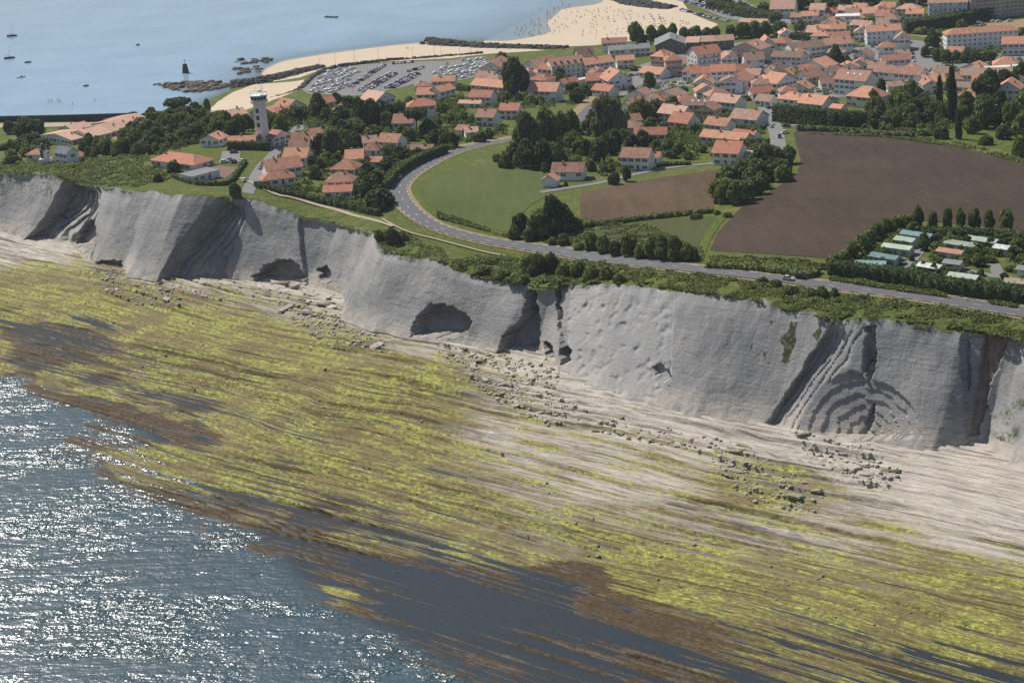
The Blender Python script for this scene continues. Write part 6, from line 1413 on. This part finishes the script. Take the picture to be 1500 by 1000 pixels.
for q in scatter([(860,24),(900,16),(950,22),(1000,34),(985,44),(930,44),(880,42)], 34, (1,1), (1,1), [0], 23, 5):
    p = P(q[0], q[1]); o = link('parasol', r.choice(PAR), (), None, tuple(p)); tag(o, 'small beach parasol on the sand of the main beach', 'parasol', 'beach parasols')

# ------------------------------------------------------------------ rocks
def rock_mesh(seed, flat=.5, n=2):
    import bmesh as _b
    g = random.Random(seed); bm = _b.new(); _b.ops.create_cube(bm, size=1)
    _b.ops.subdivide_edges(bm, edges=bm.edges[:], cuts=1, use_grid_fill=True)
    for v in bm.verts:
        L_ = v.co.length; v.co *= (1+.25*(.6-L_)); v.co += Vector((g.uniform(-.11, .11), g.uniform(-.11, .11), g.uniform(-.09, .09)))
        v.co.z *= flat
    me = bpy.data.meshes.new('boulder'); bm.to_mesh(me); bm.free(); return me
def mat_rock(name, c0, c1, alg=0.0):
    k = Mat(name, .92, .2); v = k.coord(); a = k.noise(v, .9, 4, .65); oi = k.node('ShaderNodeObjectInfo').outputs['Random']
    c = k.mix(k.math('ADD', k.math('MULTIPLY', a, .7), k.math('MULTIPLY', oi, .4), clamp=True), c0, c1)
    if alg: c = k.mix(k.step(k.noise(v, .35, 4, .7), .62-alg*.3, .75-alg*.3), c, (.24,.24,.06))
    k.color(c); k.bump(k.noise(v, 2.2, 4, .7), .25, .7); return k.m
M_RK = mat_rock('pale_boulder', (.27,.24,.20), (.52,.475,.40), .08); M_RKG = mat_rock('algae_boulder', (.17,.155,.11), (.38,.35,.24), .4); M_RKD = mat_rock('dark_boulder', (.045,.043,.042), (.11,.105,.10)); M_RKB = mat_rock('weedy_boulder', (.08,.065,.045), (.24,.21,.16), .4)
M_RKF = mat_rock('drying_reef', (.07,.058,.045), (.17,.145,.11))
RK = []
for i in range(9):
    me = rock_mesh(300+i, .30 if i % 3 else .5); me.materials.append((M_RK, M_RK, M_RKB)[i % 3]); RK.append(me)
RKG = [rock_mesh(340+i, .32) for i in range(4)]
for me in RKG: me.materials.append(M_RKG)
CL = [([(240,420),(330,412),(420,420),(480,436),(500,460),(470,466),(400,446),(320,436),(255,432)], 75, (1.2,4.6), 'pale boulder in the rock fall below the twin caves', RK),
      ([(430,455),(500,470),(552,492),(545,508),(490,502),(440,476)], 45, (1.0,3.4), 'slab in rubble under the bare mid cliff', RK),
      ([(640,512),(720,520),(800,540),(800,560),(750,556),(680,536)], 34, (.9,2.6), 'boulder scattered before the cleft cave', RK),
      ([(700,560),(770,566),(830,590),(800,612),(740,590)], 34, (.9,3.0), 'boulder on the shelf below the narrow pillar', RK),
      ([(800,600),(900,612),(990,632),(1100,650),(1090,660),(960,646),(840,624)], 40, (1.0,3.4), 'boulder in the line below the dimpled slab', RKG),
      ([(1050,682),(1120,682),(1200,720),(1180,742),(1090,722)], 26, (.9,3.4), 'weedy boulder in the damp hollow on the right', RKG),
      ([(1170,640),(1260,650),(1310,690),(1280,704),(1200,672)], 20, (1.4,4.4), 'boulder lying below the folded beds', RK),
      ([(150,398),(230,418),(260,440),(200,440),(150,420)], 24, (.9,2.8), 'reddish slab below the ribbed cliff on the left', RK)]
tot = 0
for ci, (poly, n, sz, txt, src) in enumerate(CL):
    r = random.Random(60+ci)
    for i, q in enumerate(sorted(scatter([(x+(x-np.mean([q[0] for q in poly]))*.12, y+(y-np.mean([q[1] for q in poly]))*.35) for x, y in poly], n, (1,1), (1,1), [0], 60+ci, 3))):
        p = plat_z(q[0], q[1]); s_ = sz[0]*.8+(sz[1]-sz[0]*.8)*r.random()**3; o = link('boulder', r.choice(src), (), None, (p[0], p[1], p[2]+s_*.12))
        o.scale = (s_*r.uniform(1.0, 1.9), s_*r.uniform(.6, 1), s_*r.uniform(.45, .9)); o.rotation_euler = (r.uniform(-.2, .2), r.uniform(-.2, .2), -.7+r.gauss(0, .7)); tag(o, ordw(i+1)+' '+txt+' from the left', 'boulder', txt.replace('boulder', 'boulders').replace('slab in', 'slabs in')); tot += 1
def rock_field(name, items, mats_, label, cat, kind=None):
    """many rocks joined into one body of rubble; items: (x, y, z, size)"""
    src = []
    for i in range(6):
        me = rock_mesh(400+i, .6); v = np.zeros(len(me.vertices)*3); me.vertices.foreach_get('co', v); src.append((v.reshape(-1, 3), np.array([list(p.vertices) for p in me.polygons]))); bpy.data.meshes.remove(me)
    g = np.random.default_rng(9); VV = []; FF = []; o = 0
    for x, y, z, s_ in items:
        V, F = src[g.integers(6)]; a = g.uniform(0, 6.28); c, s2 = math.cos(a), math.sin(a); S = V*s_*g.uniform(.7, 1.3, 3)
        VV.append(np.column_stack([S[:, 0]*c-S[:, 1]*s2+x, S[:, 0]*s2+S[:, 1]*c+y, S[:, 2]+z])); FF.append(F+o); o += len(V)
    ob = link(name, npmesh(name, np.concatenate(VV), np.concatenate(FF), mats_)); tag(ob, label, cat, None, kind); return ob
def rubble_px(poly, n, sz, seed):
    r = random.Random(seed); out = []
    for q in scatter(poly, n, (1,1), (1,1), [0], seed, 1.2):
        p = plat_z(q[0], q[1]); s_ = sz[0]+(sz[1]-sz[0])*r.random()**2; out.append((p[0], p[1], p[2]+s_*.1, s_))
    return out
rock_field('rubble', sum([rubble_px(pl, n, (.35, 1.3), 80+i) for i, (pl, n) in enumerate([([(x+(x-np.mean([q[0] for q in c[0]]))*.25, y+(y-np.mean([q[1] for q in c[0]]))*.5) for x, y in c[0]], 160 if c[4] is RKG else 300) for c in CL])], []), M_RK, 'loose small stones spread along the foot of the cliff', 'rubble', 'stuff')
rock_field('shore_stones', rubble_px([(0,420),(300,470),(600,560),(700,640),(900,760),(1300,860),(1500,920),(1500,960),(1000,870),(600,720),(300,600),(0,480)], 160, (.4, 1.1), 95), M_RKG, 'weed covered stones strewn over the rock platform', 'stones', 'stuff')
def dyke(name, px, wd, ht, z0, label, mats_=M_RKD, size=(1.4,2.6), dens=1.0):
    L = smooth_line([U(*q, z0)[:2] for q in px], 5); items = []; r = random.Random(int(px[0][0]))
    for c, d in walk(L, 1.3/dens):
        n = np.array([-d[1], d[0]])
        for k in range(int(wd/1.6)+1):
            u = r.uniform(-1, 1); q = c+n*u*wd/2; items.append((q[0], q[1], z0-.6+ht*(1-abs(u)**1.6)+r.uniform(-.3, .3), r.uniform(*size)))
    return rock_field(name, items, mats_, label, 'breakwater')
dyke('rock_groyne', [(628,63),(650,66),(700,71),(760,74),(830,76)], 15, 4.2, .2, 'long dark boulder groyne crossing the beach behind the car park')
dyke('rock_groyne', [(905,-6),(930,4),(960,12),(985,16)], 18, 4.5, 1.5, 'dark boulder groyne on the far side of the main beach')
dyke('rock_revetment', [(440,133),(452,122),(470,108),(500,99),(560,92),(620,88),(706,81)], 5, 2.4, 1.8, 'line of grey boulders edging the car park towards the sand')
dyke('rock_jetty', [(340,124),(370,121),(410,114),(445,106),(472,101)], 20, 3.0, .4, 'broad rocky jetty separating the cove from the open beach')
dyke('rock_revetment', [(350,164),(372,156),(400,148),(425,140),(440,133)], 4, 2.4, 1.6, 'boulder edging between the cove beach and the boat yard')
def reef(px_poly, n, label, seed, sz=(1.5,4.5)):
    r = random.Random(seed); it = []
    for q in scatter(px_poly, n, (1,1), (1,1), [0], seed, 1.0): p = U(q[0], q[1], 0); it.append((p[0], p[1], r.uniform(-.5, .1), r.uniform(*sz)))
    return rock_field('reef', it, M_RKF, label, 'reef')
reef([(224,124),(260,120),(320,120),(345,126),(300,134),(280,136),(240,130)], 170, 'low weedy reef drying out in front of the cove', 31)
reef([(340,90),(372,85),(398,86),(396,92),(350,94)], 26, 'small scattered reef off the rocky jetty, upper group', 32)
reef([(335,104),(360,98),(385,98),(380,106),(345,110)], 26, 'small scattered reef off the rocky jetty, lower group', 33)
# quay wall at the far left
mb = MB()
for (a, b) in zip([(-140,187),(0,179.5),(100,177.5),(190,175)][:-1], [(-140,187),(0,179.5),(100,177.5),(190,175)][1:]):
    A = U(*a, 1); B = U(*b, 1); c = (A+B)/2; d = B-A; mb.box((c[0], c[1], 1.2), (np.linalg.norm(d)*1.01, 1.6, 7.5), 0, math.atan2(d[1], d[0]))
qw = mb.build('quay_wall', plain('dark_masonry', (.06,.06,.065), .9, .2, .3, .5)); tag(qw, 'dark stone quay wall along the bay at the far left', 'wall')
# lamp posts of the car park
mb = MB(); mb.cyl((0, 0, 0), (0, 0, 10), .14, .08, 6); POLE = mb.mesh('pole', [M_STEEL]); mb = MB(); mb.box((.6, 0, 10.05), (1.3, .3, .16)); HEAD = mb.mesh('lamp_head', [M_STEEL])
for i, (x, y) in enumerate(sorted([(470,108),(492,100),(520,96),(555,94),(605,92),(637,90),(647,90),(674,88),(690,86),(517,136),(558,132),(540,118)])):
    p = P(x, y); o = link('lamp_post', None, (), None, tuple(p)); link('pole', POLE, (), o); link('lamp_head', HEAD, (), o); tag(o, ordw(i+1)+' tall lamp post from the left around the car park', 'lamp post', 'car park lamp posts')
# ------------------------------------------------------------------ thin summer haze
mb = MB(); mb.box((0, 1650, 125), (3400, 4100, 274)); k = Mat('haze'); k.n.remove(k.b)
vs = k.node('ShaderNodeVolumePrincipled', i_Density=.00004, i_Color=(.80,.89,1.0), i_Anisotropy=.2); k.t.links.new(vs.outputs[0], k.n['Material Output'].inputs['Volume'])
hz_o = mb.build('haze', k.m); tag(hz_o, 'thin bluish summer haze over the coast', 'haze', None, 'stuff')
